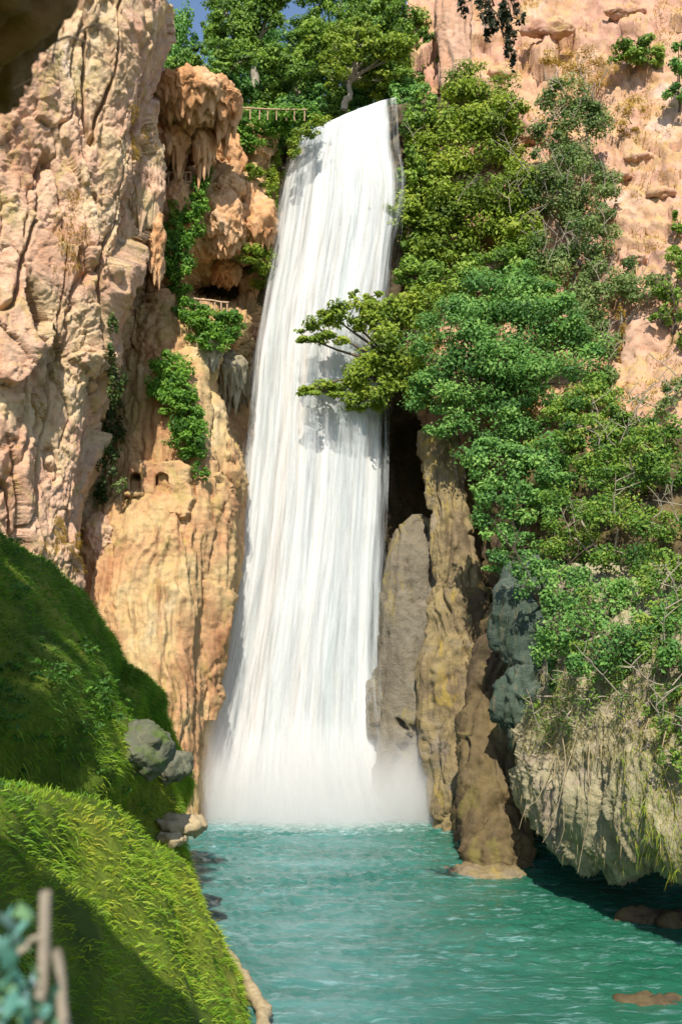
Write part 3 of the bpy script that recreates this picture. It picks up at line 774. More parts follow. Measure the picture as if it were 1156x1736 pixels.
# straw curtain: a thing with a tufa core and hanging strands
sc_root = empty('straw_curtain', P(1030, 1480, 48)); tag(sc_root, 'bulging straw coloured tufa curtain hanging over the dark cave', 'tufa curtain')
bot = [(884, 1300), (902, 1376), (940, 1402), (975, 1436), (1020, 1455), (1060, 1466), (1100, 1446), (1150, 1466), (1230, 1476), (1330, 1476)]
Yc = [52.5, 49.8, 47.5, 45, 43, 41.5, 40, 38.5, 36, 33]
tops = [1180, 1150, 1120, 1100, 1090, 1085, 1080, 1075, 1070, 1060]
rows = [[(x + 10, 960 + i * 2, 59.5 - 1.25 * i) for i, (x, y) in enumerate(bot)]]
for k, s in enumerate((0, .22, .5, .78, 1.0)):
    rows.append([(x + (6 if k < 2 else 0), tops[i] + (y - tops[i]) * s, Yc[i] + (5.0, 2.4, .9, -.2, .5)[k]) for i, (x, y) in enumerate(bot)])
rows.append([(x + 3, y - 4, Yc[i] + 3.5) for i, (x, y) in enumerate(bot)])
rows.append([(x + 8, y - 90, Yc[i] + 8) for i, (x, y) in enumerate(bot)])
def curtain_disp(p, n):
    wq = p + .4 * np.stack([gn(p * .5, 90 + k) for k in range(3)], 1)
    d = .7 * fbm(wq * np.array((.45, .45, .12)), 3, 92)
    d += .35 * fbm(wq * np.array((1.4, 1.4, .14)), 3, 93, .55, True) + .15 * fbm(wq * np.array((4.2, 4.2, .35)), 3, 94, .6, True)
    f1, f2 = worley(wq * np.array((.5, .5, .3)), 95)
    drp = np.clip((4.0 - p[:, 2]) / 2.2, 0, 1) * .5 * gn(wq * np.array((1.1, 1.1, .05)), 97)
    return 1.45 * d + .7 * (.5 - f1) + drp + .08 * fbm(p * 4, 3, 96, .6)
core_, SCG = sheet('core', netpx(rows), 230, 170, curtain_disp, M['straw'], sc_root)

rng = R_(5)
nS = 1500
ri = rng.integers(55, 165, nS); ci = rng.integers(3, 145, nS)
p0 = SCG[ri, ci] + rng.normal(size=(nS, 3)) * .06
d0 = np.c_[rng.normal(0, .22, nS), rng.normal(-.25, .2, nS), -np.ones(nS)]
V, Q, var = strands('x', p0, d0, rng.uniform(.15, .55, nS), rng.uniform(.015, .035, nS), np.full(nS, .2), None, None, 6)
o = link('hanging_strands', mesh_np('hanging_strands', V, Q, {'var': var}), M['strawblade'], core_); tag(o, kind='stuff')
# grass hanging in the upper right of the curtain is greener and longer
nS = 6000
ri = rng.integers(20, 105, nS); ci = rng.integers(14, 145, nS)
p0 = SCG[ri, ci]; d0 = np.c_[rng.normal(0, .5, nS), rng.normal(-.8, .3, nS), rng.normal(.1, .4, nS)]
V, Q, var = strands('x', p0, d0, rng.uniform(.3, .9, nS), rng.uniform(.02, .04, nS), rng.uniform(.5, 1.1, nS), None, None, 7, 2)
o = link('drooping_grass', mesh_np('drooping_grass', V, Q, {'var': var}), M['strawblade'], core_); tag(o, kind='stuff')
scs = Surf(SCG, cell=8); SR = Surf(RSG, SCG, cell=8)
nS = 3000
ri = rng.integers(60, 165, nS); ci = (170 * (.55 + .4 * rng.random(nS) ** .6)).astype(int)
kk = rng.random(nS) < np.clip((ci - 85) / 30, 0, 1); ri, ci = ri[kk], ci[kk]; nS = len(ri)
p0 = SCG[ri, ci]; d0 = np.c_[rng.normal(0, .5, nS), rng.normal(-.8, .3, nS), rng.normal(0, .4, nS)]
V, Q, var = strands('x', p0, d0, rng.uniform(.2, .55, nS), rng.uniform(.02, .035, nS), rng.uniform(.6, 1.1, nS), None, None, 8, 3)
o = link('green_grass', mesh_np('green_grass', V, Q, {'var': np.clip(var + .2, 0, 1)}), M['grass'], core_); tag(o, kind='stuff')
# pale dead roots trailing over curtain and stump
rp = []
for k in range(12):
    ppx = rng.uniform(900, 1150); ppy = np.interp(ppx, [884, 975, 1060, 1150], [1290, 1215, 1190, 1175]) + rng.uniform(0, 60); a = P(ppx, ppy, scs(ppx, ppy, 10, 46) - rng.uniform(.05, .5))
    L_ = rng.uniform(2, 5.5)
    b_ = a + np.array((rng.normal(0, .8), -.3, -L_))
    rp.append((wobble(a, b_, 9, .16, rng), np.linspace(.026, .008, 9)))
tubes('trailing_roots', rp, M['root'], core_, 5)

for k, (px, py, Y, r, lab) in enumerate([(1085, 1560, 43.75, (1.1, .7, .5), 'brown wet rock breaking the water under the straw curtain'), (1150, 1566, 43.2, (1.0, .8, .6), 'brown wet rock at the right frame edge below the curtain'),
                                         (1110, 1697, 34.0, (1.2, .5, .22), 'low tan rock awash at the lower right corner')]):
    q = P(px, py, Y); q[2] = -.05
    o = lump('wet_rock', q, r, 60 + k, M['dark'], 4, .2, 0, .7); tag(o, lab, 'rock', 'rocks breaking the water surface')

# ================================================================== tufa masses left of the fall
for k, (px, py, Y, r, dr, cell, lab, mt) in enumerate([
    (334, 166, 65.3, (2.75, 2.6, 1.15), .9, .9, 'broad orange tufa ledge overhanging beside the treetops', 'tufa'),
    (378, 188, 66.0, (.85, 1.5, 1.0), 1.4, .8, 'rounded nose at the right end of the tufa ledge', 'tufa'),
    (300, 238, 66.3, (.75, .9, 1.1), 1.5, .7, 'left stalactite cluster hanging under the tufa ledge', 'tufa'),
    (345, 240, 66.6, (.65, .9, 1.2), 2.0, .7, 'right stalactite cluster hanging under the tufa ledge', 'tufa'),
    (262, 300, 61.5, (.55, .8, 2.2), 1.2, .7, 'long tapering tufa fin beside the small upper railing', 'cliff'),
    (232, 320, 61.0, (.9, 1.0, 2.4), 1.6, .8, 'bulky hanging fin on the edge of the pink cliff', 'cliff'),
    (205, 400, 60.4, (.8, .9, 1.9), 1.0, .7, 'tooth shaped fin above the reddish shaded alcove', 'cliff'),
    (303, 345, 66.5, (1.0, 1.0, 1.5), .5, .8, 'ochre tufa knob below the small upper railing', 'tufa'),
    (265, 410, 65.5, (.45, .6, 1.7), 1.2, .6, 'thin tufa icicle left of the ivy column', 'tufa'),
    (377, 375, 67.5, (1.7, 1.5, 2.0), .7, .75, 'big cauliflower shaped tufa mass above the cave railing', 'tufa'),
    (436, 372, 69.0, (1.3, 1.2, 1.7), .7, .7, 'pinkish tufa mass touching the left edge of the water', 'tufa'),
    (388, 318, 68.0, (1.1, 1.0, .8), .5, .6, 'greyish tufa cap crowning the cauliflower mass', 'tufa'),
    (425, 322, 69.0, (.8, .8, .9), .6, .6, 'cream tufa spur just above the pinkish mass', 'tufa'),
    (382, 462, 67.2, (1.1, 1.0, .75), .6, .55, 'pale jagged tufa lip roofing the railed cave', 'tufa'),
    (430, 478, 69.0, (1.0, 1.0, 1.1), .9, .55, 'grey mauve tufa hanging above the dark cave mouth', 'tufa'),
    (440, 245, 71.0, (1.2, 1.0, 1.3), .6, .7, 'pink boulder peeping out under the ivy ledge', 'tufa'),
    (390, 255, 70.0, (.9, .9, 1.8), .4, .8, 'slanting ochre rib right of the tufa ledge', 'tufa'),
    (385, 625, 67.0, (1.3, 1.0, 1.2), 2.0, .6, 'grey stalactite cluster below the middle railing', 'tufagrey'),
    (355, 585, 66.6, (.8, .8, .9), .9, .5, 'small grey tufa bracket under the ivy shelf', 'tufagrey'),
    (408, 640, 68.2, (.6, .7, 1.4), 1.2, .5, 'hanging grey tongue beside the falling water', 'tufagrey'),
    (366, 745, 65.6, (1.1, .8, 3.2), .6, 1.0, 'smooth cream cone leaning towards the waterfall', 'drape'),
    (168, 905, 60.5, (.9, .8, 1.3), .4, .6, 'pale rubble knob below the shaded gully', 'cliff'),
    ]):
    if k > 6 and k not in (20,): Y = SM(px, py, 8, Y) + .42 * r[1]
    o = lump('tufa_rock', P(px, py, Y), r, 100 + k, M[mt], 6 if k in (0, 9) else 5, .42, dr, cell * .85, tilt=(-.25 if k in (16, 20) else 0)); tag(o, lab, 'rock', 'tufa masses left of the waterfall')

for k, (px, py, r, lab) in enumerate([(1085, 268, (.9, .7, .5), 'pale angular rock in the dry grass right of the thicket'), (1040, 300, (1.2, .7, .45), 'flat pale rock below the thicket on the hillside'), (905, 230, (.8, .7, .8), 'pale pink rock between the two slope trees'), (915, 300, (.9, .8, 1.0), 'pink block showing between tree and thicket'), (1120, 330, (1.0, .7, .4), 'long pale rock near the right edge of the hillside'), (1075, 440, (.9, .7, .5), 'whitish rock above the orange rock face'), (930, 50, (2.0, .6, .9), 'large smooth pink rock at the top of the hillside'), (1060, 20, (1.6, .6, .6), 'pink rock ledge at the top edge right of the branch'), (850, 130, (1.0, .9, 1.0), 'pale pink rock behind the wispy tree top')]):
    o = lump('hillside_rock', P(px, py, SR(px, py, 8, 74) + .85 * r[1]), (r[0], r[1], r[2] * .7), 140 + k, M['hill'], 4, .3, 0, .8); tag(o, lab, 'rock', 'pale rocks on the dry hillside')

o, _ = loft('rock_mound', [(358, 812, 65.0, 10), (358, 830, 65.2, 24), (358, 870, 65.2, 30), (360, 930, 65.2, 30), (362, 1000, 65.2, 28), (356, 1080, 65.2, 24), (348, 1160, 65.2, 18), (346, 1220, 65, 10)],
            170, 64, (lambda p, n: drape_disp(.8, 181)(p, n) + block_disp(.1, .3, 182, .2)(p, n)), M['drape']); tag(o, 'ochre rounded column between the arched wall and the water', 'rock')
# ---- wall with two arched openings
def arch_wall():
    root = empty('arched_wall', P(270, 872, 62.3)); tag(root, 'rough plastered wall with two small arched openings in the cliff', 'wall')
    Y0 = 62.9; nx, nz = 112, 116
    x0, z1 = P(196, 752, Y0)[0], P(196, 752, Y0)[2]; x1, z0 = P(348, 915, Y0)[0], P(348, 915, Y0)[2]
    xs = np.linspace(x0, x1, nx); zs = np.linspace(z1, z0, nz)
    X, Z = np.meshgrid(xs, zs)
    pxs = X / Y0 * F + CX; pys = HY - (Z - CAMZ) / Y0 * F
    def arch(cx, hw, top, bot): return (np.abs(pxs - cx) < hw) & (pys < bot) & ((pys > top + hw) | ((pxs - cx) ** 2 + (pys - top - hw) ** 2 < hw ** 2))
    hole = arch(228.5, 9.5, 801, 832) | arch(274, 12, 801, 833)
    jit = 9 * fbm(np.c_[X.ravel(), Z.ravel(), 0 * X.ravel()] * .9, 4, 3).reshape(X.shape)
    keep = ~hole
    fr = keep[:-1, :-1] & keep[1:, :-1] & keep[:-1, 1:] & keep[1:, 1:]
    pf = np.c_[X.ravel(), np.full(X.size, Y0), Z.ravel()]
    ed = np.minimum(np.minimum(pxs - 203, (342 - pxs) * .8), np.minimum(pys - 766 - .5 * np.clip(pxs - 305, 0, 99), (905 - pys) * .45)) + jit
    ed = np.clip(ed / 17, 0, 1); ed = (1 - ed * ed * (3 - 2 * ed)).ravel()
    pf[:, 1] += 3.4 * ed - .2 * fbm(pf * .8, 4, 9) - .05 * fbm(pf * 4, 3, 8) - .9 * np.clip((pys.ravel() - 838) / 60, 0, 1) + .12 * fbm(pf * np.array((1.4, 1.4, .2)), 3, 12, .5, True)
    pb = pf.copy(); pb[:, 1] += 1.0
    Qf = grid_faces(nz, nx).reshape(nz - 1, nx - 1, 4)
    n0 = len(pf); faces = [Qf[fr], Qf[fr][:, ::-1] + n0]
    pad = np.zeros((nz + 1, nx + 1), bool); pad[1:-1, 1:-1] = fr
    for (dr, dc, i, j) in ((-1, 0, 0, 3), (1, 0, 2, 1), (0, -1, 1, 0), (0, 1, 3, 2)):
        nb = pad[1 + dr:nz + dr, 1 + dc:nx + dc]
        s = Qf[fr & ~nb]
        faces.append(np.stack([s[:, i], s[:, j], s[:, j] + n0, s[:, i] + n0], 1))
    V = np.vstack([pf, pb]); Q = np.vstack(faces)
    used = np.unique(Q); mp = -np.ones(len(V), int); mp[used] = np.arange(len(used))
    link('wall', mesh_np('wall', V[used], mp[Q], smooth=True), M['drape'], root)
    lump('niche_rock', P(279, 822, 63.6), (.36, .25, .75), 4, M['drape'], 4, .2, 0, .5, parent=root)
    lump('sill', P(228, 838, 62.85), (.55, .25, .14), 5, M['drape'], 3, .2, 0, .4, parent=root)
arch_wall()

# ---- boulder, ledge and root on the bank
o = lump('boulder', P(238, 1268, SB(238, 1268, 10) + .35), (1.05, 1.0, .8), 31, M['boulder'], 5, .35, .2, .8, rotz=.4); tag(o, 'grey lichened boulder perched on the grassy bank', 'boulder')
o = lump('boulder', P(280, 1292, SB(280, 1292, 10) + .3), (1.05, 1.1, .6), 33, M['boulder'], 5, .35, .2, .8, tilt=.35); tag(o, 'flat grey boulder jutting over the hollow in the bank', 'boulder')
o = lump('rock_ledge', P(306, 1395, SB(296, 1395, 10) - .2), (1.0, .7, .28), 35, M['root'], 4, .35, .25, .5, tilt=.1); tag(o, 'tan root-like ledge poking out over the water from the bank', 'rock')
o = lump('rock_ledge', P(292, 1420, SB(290, 1418, 10) - .2), (.5, .5, .22), 36, M['root'], 4, .35, .1, .4); tag(o, 'small tan lump below the root-like ledge', 'rock')
yy = np.linspace(51, 24, 160); pts = np.c_[np.interp(yy, BY, FX) + .42, yy, np.full(160, .5)]
rad = .15 + .07 * fbm(pts * .6, 3, 4) + .04 * np.linspace(0, 1, 160); pts = pts + np.stack([.22 * fbm(pts * .7 + 3 * k, 3, k) for k in range(3)], 1)
o = tubes('bank_edge_rock', [(pts, rad * 1.25)], M['root'], None, 14)
vv = np.empty(len(o.data.vertices) * 3, dtype=np.float32); o.data.vertices.foreach_get('co', vv); vv = vv.reshape(-1, 3)
vv = vv + np.stack([.20 * fbm(vv * 1.6 + 7 * k, 4, 50 + k, .6) for k in range(3)], 1) - np.array((.05, 0, .12)); o.data.vertices.foreach_set('co', np.ascontiguousarray(vv, dtype=np.float32).ravel()); o.data.update(); tag(o, 'thin pale rock lip edging the grassy bank along the water', 'rock')

# ---- overhanging rock at the top left, close to the camera
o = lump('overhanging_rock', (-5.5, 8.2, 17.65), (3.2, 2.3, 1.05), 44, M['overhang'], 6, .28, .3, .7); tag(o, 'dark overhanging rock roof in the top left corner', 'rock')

# ================================================================== vegetation
def leaf_cloud(lobes, rng, n_per, leaf, aspect=.55, nsub=12, up=.45, spread=.42, hang=0.0):
    """lobes: (centre (3), radii (3)). Leaves gathered in clumps inside each lobe. Returns V, T, var, clump centres"""
    Cs, Ns, Vs, cc = [], [], [], []
    for (c, r) in lobes:
        c = np.array(c); r = np.array(r)
        k = max(5, int(nsub * (r[0] * r[2]) ** .5 / 1.6))
        d = rng.normal(size=(k, 3)); d /= np.linalg.norm(d, axis=1)[:, None]
        d[:, 1] = np.where(d[:, 1] > .3, -d[:, 1] * rng.random(k), d[:, 1])
        rad = rng.uniform(.35, 1.05, k) ** .7
        cen = c + d * rad[:, None] * r
        cr_ = rng.uniform(.6, 1.25, k) * spread
        cv = rng.normal(0, .20, k)
        n = int(n_per * r[0] * r[2]); j = rng.integers(0, k, n)
        v = rng.normal(size=(n, 3)); v /= np.linalg.norm(v, axis=1)[:, None]
        sh = rng.random(n) ** .45
        sz = np.array((r[0], (r[0] + r[2]) * .5, r[2] * .75))
        p = cen[j] + v * (sh * cr_[j])[:, None] * sz * (1 + .5 * (rng.random(n) ** 6))[:, None]
        if hang: p[:, 2] -= hang * rng.random(n) ** 2
        nn = v * .65 + np.array((0, -.38, up)) + rng.normal(size=(n, 3)) * .42
        Cs.append(p); Ns.append(nn); Vs.append(np.clip(.45 + cv[j] + rng.normal(0, .16, n), 0, 1)); cc.append(cen)
    p = np.vstack(Cs); nn = np.vstack(Ns); var = np.hstack(Vs); nn /= np.linalg.norm(nn, axis=1)[:, None]
    n = len(p)
    a = np.cross(nn, rng.normal(size=(n, 3))); a /= np.linalg.norm(a, axis=1)[:, None]; b = np.cross(nn, a)
    s = leaf * rng.uniform(.45, 1.6, n)[:, None]
    V = np.stack([p - a * s * .5, p + b * s * aspect * .5 + nn * s * .12, p + a * s * .5, p - b * s * aspect * .5 + nn * s * .12], 1).reshape(-1, 3)
    i = np.arange(n) * 4
    T = np.stack([np.stack([i, i + 1, i + 2], 1), np.stack([i, i + 2, i + 3], 1)], 1).reshape(-1, 3)
    return V, T, np.repeat(var, 4), cc

def lobes_px(spec, Y, surf=None, lift=.55):
    out = []
    for l in spec:
        px, py, rx, ry = l[:4]; y = Y + (l[4] if len(l) > 4 else 0)
        if surf is not None:
            ys = surf(px, py, min(rx, ry) * .6)
            if ys is not None: y = min(y, ys - lift * .8 * (rx + ry) * .5 * y / F) if lift > .2 else ys - .35
        sx = y / F
        out.append((P(px, py, y), (rx * sx, max(.5, .8 * (rx + ry) * .5 * sx), ry * sx)))
    return out

ON = {'trees on the right slope', 'shrubs on the lower right', 'bushes on the dry hillside', 'dry yellow bushes on the hillside'}
def tree(name, label, cat, mat, bark, Y, base, spec, seed, group=None, leaf=.22, n_per=330, trunk=.22, twigs=5, nsub=12, up=.45, spread=.42, hang=0., aspect=.55, bare=0):
    rng = R_(seed)
    L = lobes_px(spec, Y, SR if group in ON else None)
    n_per = n_per * 1.85; leaf = leaf * 1.16
    b = np.array(base) if len(base) == 3 and not isinstance(base, tuple) else P(*base)
    root = empty(name, b); tag(root, label, cat, group)
    V, T, var, cc = leaf_cloud(L, rng, n_per, leaf, aspect, nsub, up, spread, hang)
    paths = []
    cen = np.mean([c for c, r in L], 0)
    fork = b * .45 + cen * .55; fork[0] = b[0] * .6 + cen[0] * .4
    tp = wobble(b, fork, 8, .12 * trunk / .2, rng); paths.append((tp, np.linspace(trunk, trunk * .62, 8)))
    limbs = []
    for (c, r), cs in zip(L, cc):
        p = wobble(fork, c, 7, .12, rng, .15); limbs.append((p, np.linspace(trunk * .5, trunk * .16, 7)))
        for q in cs[rng.permutation(len(cs))[:twigs]]:
            limbs.append((wobble(c, q + (q - c) * .25, 5, .07, rng), np.linspace(trunk * .17, .012, 5)))
    for k in range(bare):      # dead pale branches that stick out of the foliage
        c, r = L[rng.integers(len(L))]
        q = c + np.array((rng.uniform(-.6, .6) * r[0], -r[1] * .9, rng.uniform(-.4, .6) * r[2]))
        e = q + np.array((rng.normal(0, .8), -.5, rng.uniform(.8, 2.2)))
        p = wobble(q, e, 6, .08, rng); limbs.append((p, np.linspace(.035, .012, 6)))
        for j in (2, 3, 4): limbs.append((wobble(p[j], p[j] + np.array((rng.normal(0, .6), -.2, rng.uniform(.2, .9))), 4, .05, rng), np.linspace(.03, .01, 4)))
    tr_ = tubes('trunk', paths, bark, root, 8)
    tubes('limbs', limbs, bark, tr_, 4)
    link('crown', mesh_np('crown', V, T, {'var': var}, smooth=False), mat, root)
    return root

def foliage(name, label, cat, mat, Y, spec, seed, group=None, leaf=.18, n_per=420, **kw):
    rng = R_(seed); V, T, var, cc = leaf_cloud(lobes_px([(l[0], l[1], l[2] * 1.3, l[3] * 1.3) for l in spec], Y, SM, .18), rng, n_per * 3.0, leaf * 1.15, nsub=24, **kw)
    o = link(name, mesh_np(name, V, T, {'var': var}, smooth=False), mat); tag(o, label, cat, group); return o

def blob(cx, cy, rx, ry, n, seed, r0=.34, dY=2.):
    rng = random.Random(seed); out = []
    for k in range(n):
        a = rng.uniform(0, 2 * math.pi); q = rng.uniform(0, 1) ** .5 * .8
        f = rng.uniform(.75, 1.25)
        out.append((cx + rx * q * math.cos(a), cy + ry * q * math.sin(a), rx * r0 * f, ry * r0 * f, rng.uniform(-dY, dY)))
    return out

G1 = 'trees on the rim above the fall'
tree('broadleaf_tree', 'dark leaning tree beside the pink cliff top at the rim', 'tree', M['lf_blue'], M['darkbark'], 84, P(300, 190, 84), blob(292, 70, 36, 100, 9, 1, .5), 201, G1, n_per=300)
tree('broadleaf_tree', 'bright tree low on the rim behind the tufa ledge', 'tree', M['lf_top'], M['bark'], 80, P(372, 190, 80), blob(365, 115, 70, 50, 12, 2), 202, G1)
tree('broadleaf_tree', 'tall pale trunked tree above the long railing', 'tree', M['lf_top'], M['bark'], 86, P(432, 185, 86), blob(425, 30, 85, 75, 15, 3), 203, G1, trunk=.45)
tree('broadleaf_tree', 'round tree standing just right of the pale trunk', 'tree', M['lf_top'], M['bark'], 82, P(505, 188, 82), blob(500, 100, 70, 65, 14, 4), 204, G1)
tree('broadleaf_tree', 'yellow green tree leaning over the lip of the fall', 'tree', M['lf_yel'], M['bark'], 79, P(583, 186, 79), blob(610, 95, 95, 60, 18, 5), 205, G1, trunk=.28)
tree('broadleaf_tree', 'high treetop above the middle of the lip', 'tree', M['lf_top'], M['bark'], 90, P(560, 185, 90), blob(560, 15, 90, 60, 14, 6), 206, G1)
tree('broadleaf_tree', 'dense tree between the lip and the pink pillar', 'tree', M['lf_top'], M['darkbark'], 83, P(690, 180, 83), blob(690, 60, 68, 80, 15, 7), 207, G1)
tree('broadleaf_tree', 'shadowy tree low behind the right end of the lip', 'tree', M['lf_blue'], M['darkbark'], 79.5, P(715, 260, 79.5), blob(705, 190, 42, 65, 11, 8, .45), 208, G1)
tree('broadleaf_tree', 'distant blue green tree closing the gap behind the railing', 'tree', M['lf_blue'], M['darkbark'], 96, P(470, 190, 96), blob(470, 120, 130, 75, 20, 9), 209, G1, n_per=260)
tree('broadleaf_tree', 'distant dark tree far behind the lip', 'tree', M['lf_blue'], M['darkbark'], 98, P(640, 180, 98), blob(640, 90, 120, 100, 20, 10), 210, G1, n_per=260)
tree('broadleaf_tree', 'distant treetop rising beside the patch of blue sky', 'tree', M['lf_top'], M['darkbark'], 100, P(390, 190, 100), blob(400, 60, 60, 80, 9, 11), 211, G1, n_per=220)

G7 = 'low bushes along the rim'
for k, (px, py, rx, ry, lab) in enumerate([(330, 150, 40, 30, 'low bush behind the tufa ledge at the rim'), (395, 150, 40, 30, 'low bush at the left end of the long railing'), (455, 160, 42, 28, 'low bush behind the middle of the long railing'), (515, 165, 40, 28, 'low bush at the right end of the long railing'), (565, 165, 35, 25, 'low bush at the left corner of the lip'), (630, 150, 40, 28, 'low bush behind the lip centre'), (680, 150, 35, 32, 'low bush at the right corner of the lip')]):
    tree('rim_bush', lab, 'bush', M['lf_blue' if k % 2 else 'lf_top'], M['darkbark'], 81.5 + .6 * (k % 3), P(px, py + 35, 82), blob(px, py + 8, rx * 1.1, ry * 1.25, 9, 60 + k, .55, 1.), 270 + k, G7, n_per=300, trunk=.08)
G2 = 'trees on the right slope'
tree('slope_tree', 'yellow green tree right of the upper fall, one limb crossing the water', 'tree', M['lf_yel'], M['bark'], 73.5, P(800, 470, 75), 
     [(725, 330, 62, 55), (790, 255, 75, 60), (800, 370, 80, 55), (735, 420, 60, 45), (862, 330, 45, 55, -.5), (785, 180, 50, 40), (712, 250, 32, 50), (845, 205, 45, 50, .5), (880, 400, 45, 45), (690, 370, 45, 26, -1), (645, 362, 40, 22, -1.5), (612, 368, 22, 14, -1.5), (626, 322, 12, 14, -1.5), (640, 340, 14, 12, -1.5)], 221, G2, n_per=420, bare=6)
tree('slope_tree', 'wispy tree top below the pink pillar', 'tree', M['lf_yel'], M['bark'], 76, P(815, 250, 77.5), [(815, 140, 50, 35), (840, 180, 40, 45), (770, 150, 30, 30), (850, 240, 35, 45), (870, 270, 30, 30)], 222, G2, n_per=300, leaf=.16, bare=4)
tree('slope_tree', 'low tree stretching two leafy boughs across the falling water', 'tree', M['lf_yel'], M['darkbark'], 68, P(735, 690, 69.5),
     [(548, 562, 40, 24, -1), (515, 570, 25, 12, -1.2), (590, 540, 42, 30, -.5), (640, 545, 50, 38), (700, 520, 50, 42), (592, 655, 45, 30), (545, 664, 38, 11, -.8), (515, 668, 14, 6, -.8), (640, 640, 50, 45), (690, 600, 60, 55), (606, 686, 26, 12), (628, 503, 16, 13), (600, 500, 10, 8), (560, 535, 20, 12, -.6), (700, 660, 45, 40)], 223, G2, n_per=430, trunk=.26)
tree('slope_tree', 'broad blue green bush in the middle of the right slope', 'tree', M['lf_blue'], M['darkbark'], 65.5, P(850, 790, 67),
     [(830, 510, 85, 55), (760, 580, 70, 60), (880, 570, 85, 60), (950, 540, 60, 50), (820, 650, 90, 50), (930, 650, 75, 55), (735, 660, 50, 42), (850, 720, 80, 45), (995, 610, 45, 50), (900, 470, 45, 35), (760, 710, 45, 35), (860, 610, 60, 50, -1.5), (790, 560, 40, 35, -1.5)], 224, G2, n_per=440, leaf=.17, trunk=.3)
tree('slope_tree', 'grey green thicket with pale upright branches on the dry hillside', 'tree', M['lf_grey'], M['bark'], 72.5, P(985, 560, 72),
     [(955, 170, 45, 40), (915, 330, 40, 45), (1020, 330, 32, 45), (1000, 180, 35, 35), (990, 240, 45, 60), (955, 320, 50, 60), (1000, 400, 42, 60), (940, 450, 50, 50), (1010, 490, 36, 50), (930, 240, 32, 40), (970, 540, 50, 45), (900, 420, 32, 40)], 225, G2, n_per=430, leaf=.17, bare=30, twigs=8)
tree('slope_tree', 'dark shaded tree under the blue green bush', 'tree', M['lf_blue'], M['darkbark'], 60, P(880, 960, 63), [(850, 790, 70, 45), (835, 850, 36, 50), (890, 860, 55, 50), (900, 770, 60, 40), (850, 920, 36, 35), (810, 780, 26, 35), (885, 930, 45, 30, -1), (930, 800, 40, 40), (845, 965, 25, 18)], 226, G2, n_per=380, leaf=.18)
tree('slope_tree', 'mid green tree filling the gap beside the yellow green tree', 'tree', M['lf_top'], M['darkbark'], 71.5, P(850, 520, 73), [(760, 470, 55, 35), (830, 450, 55, 35), (890, 450, 45, 40), (920, 500, 50, 40), (690, 470, 30, 30), (870, 510, 50, 30), (720, 510, 40, 30)], 227, G2, n_per=380)
tree('slope_tree', 'slim dark tree hugging the right edge of the upper water', 'tree', M['lf_top'], M['darkbark'], 73, P(712, 420, 74.5), [(700, 290, 22, 40), (705, 220, 24, 40), (715, 180, 24, 30), (700, 400, 24, 40), (705, 450, 25, 25)], 228, G2, n_per=380)
tree('slope_tree', 'green tree right of the blue green bush under the orange face', 'tree', M['lf_low'], M['bark'], 64, P(1000, 760, 65), [(1000, 670, 45, 35), (1040, 690, 35, 30), (960, 710, 50, 35), (1020, 740, 55, 30), (940, 760, 45, 35), (1080, 720, 40, 25)], 229, G2, n_per=400, leaf=.17)
G3 = 'shrubs on the lower right'
tree('shrub', 'dark creeping shrub beside the teal stump', 'shrub', M['lf_blue'], M['darkbark'], 56.5, P(925, 1080, 57.5), [(900, 960, 40, 26, -3), (940, 960, 40, 30, -3), (940, 1020, 32, 36, -3), (945, 1080, 26, 30, -3), (870, 945, 26, 20, -3), (895, 985, 24, 14, -4), (935, 1130, 20, 30, -3.5)], 238, G3, n_per=380, leaf=.15, hang=.5, bare=4)
tree('shrub', 'hanging mossy shrub over the top of the straw curtain', 'shrub', M['lf_low'], M['bark'], 50, P(1040, 1180, 51.5), [(970, 1150, 40, 24), (1030, 1140, 45, 24), (1085, 1130, 40, 26), (945, 1185, 26, 24), (1000, 1185, 30, 20), (920, 1225, 22, 24), (905, 1180, 22, 24), (1060, 1180, 30, 18), (960, 1215, 22, 14)], 239, G3, n_per=260, leaf=.12, hang=1.1, bare=4, aspect=.35)
tree('shrub', 'light green shrub with dead twigs at the right edge', 'shrub', M['lf_low'], M['bark'], 58.5, P(1100, 930, 59), [(1080, 750, 75, 35), (1010, 780, 55, 38), (1130, 790, 50, 40), (1070, 810, 70, 32), (1150, 720, 35, 30), (1000, 730, 50, 30)], 231, G3, n_per=430, leaf=.16, bare=7, hang=.4)
tree('shrub', 'layered shrub in the middle of the lower right thicket', 'shrub', M['lf_low'], M['bark'], 56.5, P(1030, 1060, 57), [(960, 850, 50, 32), (1050, 870, 75, 32), (1120, 890, 55, 35), (980, 910, 55, 32), (1060, 940, 65, 32), (1140, 960, 45, 36), (940, 900, 35, 30)], 232, G3, n_per=430, leaf=.15, bare=7, hang=.5)
tree('shrub', 'drooping dark green shrub above the straw curtain', 'shrub', M['lf_blue'], M['darkbark'], 54.5, P(1040, 1150, 55), [(960, 980, 45, 30), (1030, 1010, 65, 32), (1110, 1030, 55, 38), (980, 1050, 55, 32), (1060, 1080, 65, 35), (1140, 1090, 40, 40), (940, 1090, 40, 30), (1010, 1120, 55, 28)], 233, G3, n_per=430, leaf=.15, bare=3, hang=.7)
tree('shrub', 'small yellowish shrub at the top corner of the straw curtain', 'shrub', M['lf_low'], M['bark'], 51.5, P(1140, 1200, 52.5), [(1130, 1170, 35, 25), (1150, 1220, 25, 30), (1100, 1190, 25, 18), (1145, 1280, 22, 28), (1120, 1225, 22, 18)], 234, G3, n_per=380, leaf=.13, bare=8, hang=.5)
tree('shrub', 'ragged shrub below the orange cliff patch at the right edge', 'shrub', M['lf_grey'], M['bark'], 65, P(1130, 760, 65.5), [(1110, 690, 40, 22), (1150, 660, 25, 35), (1070, 720, 40, 20)], 235, G3, n_per=260, leaf=.16, bare=6)
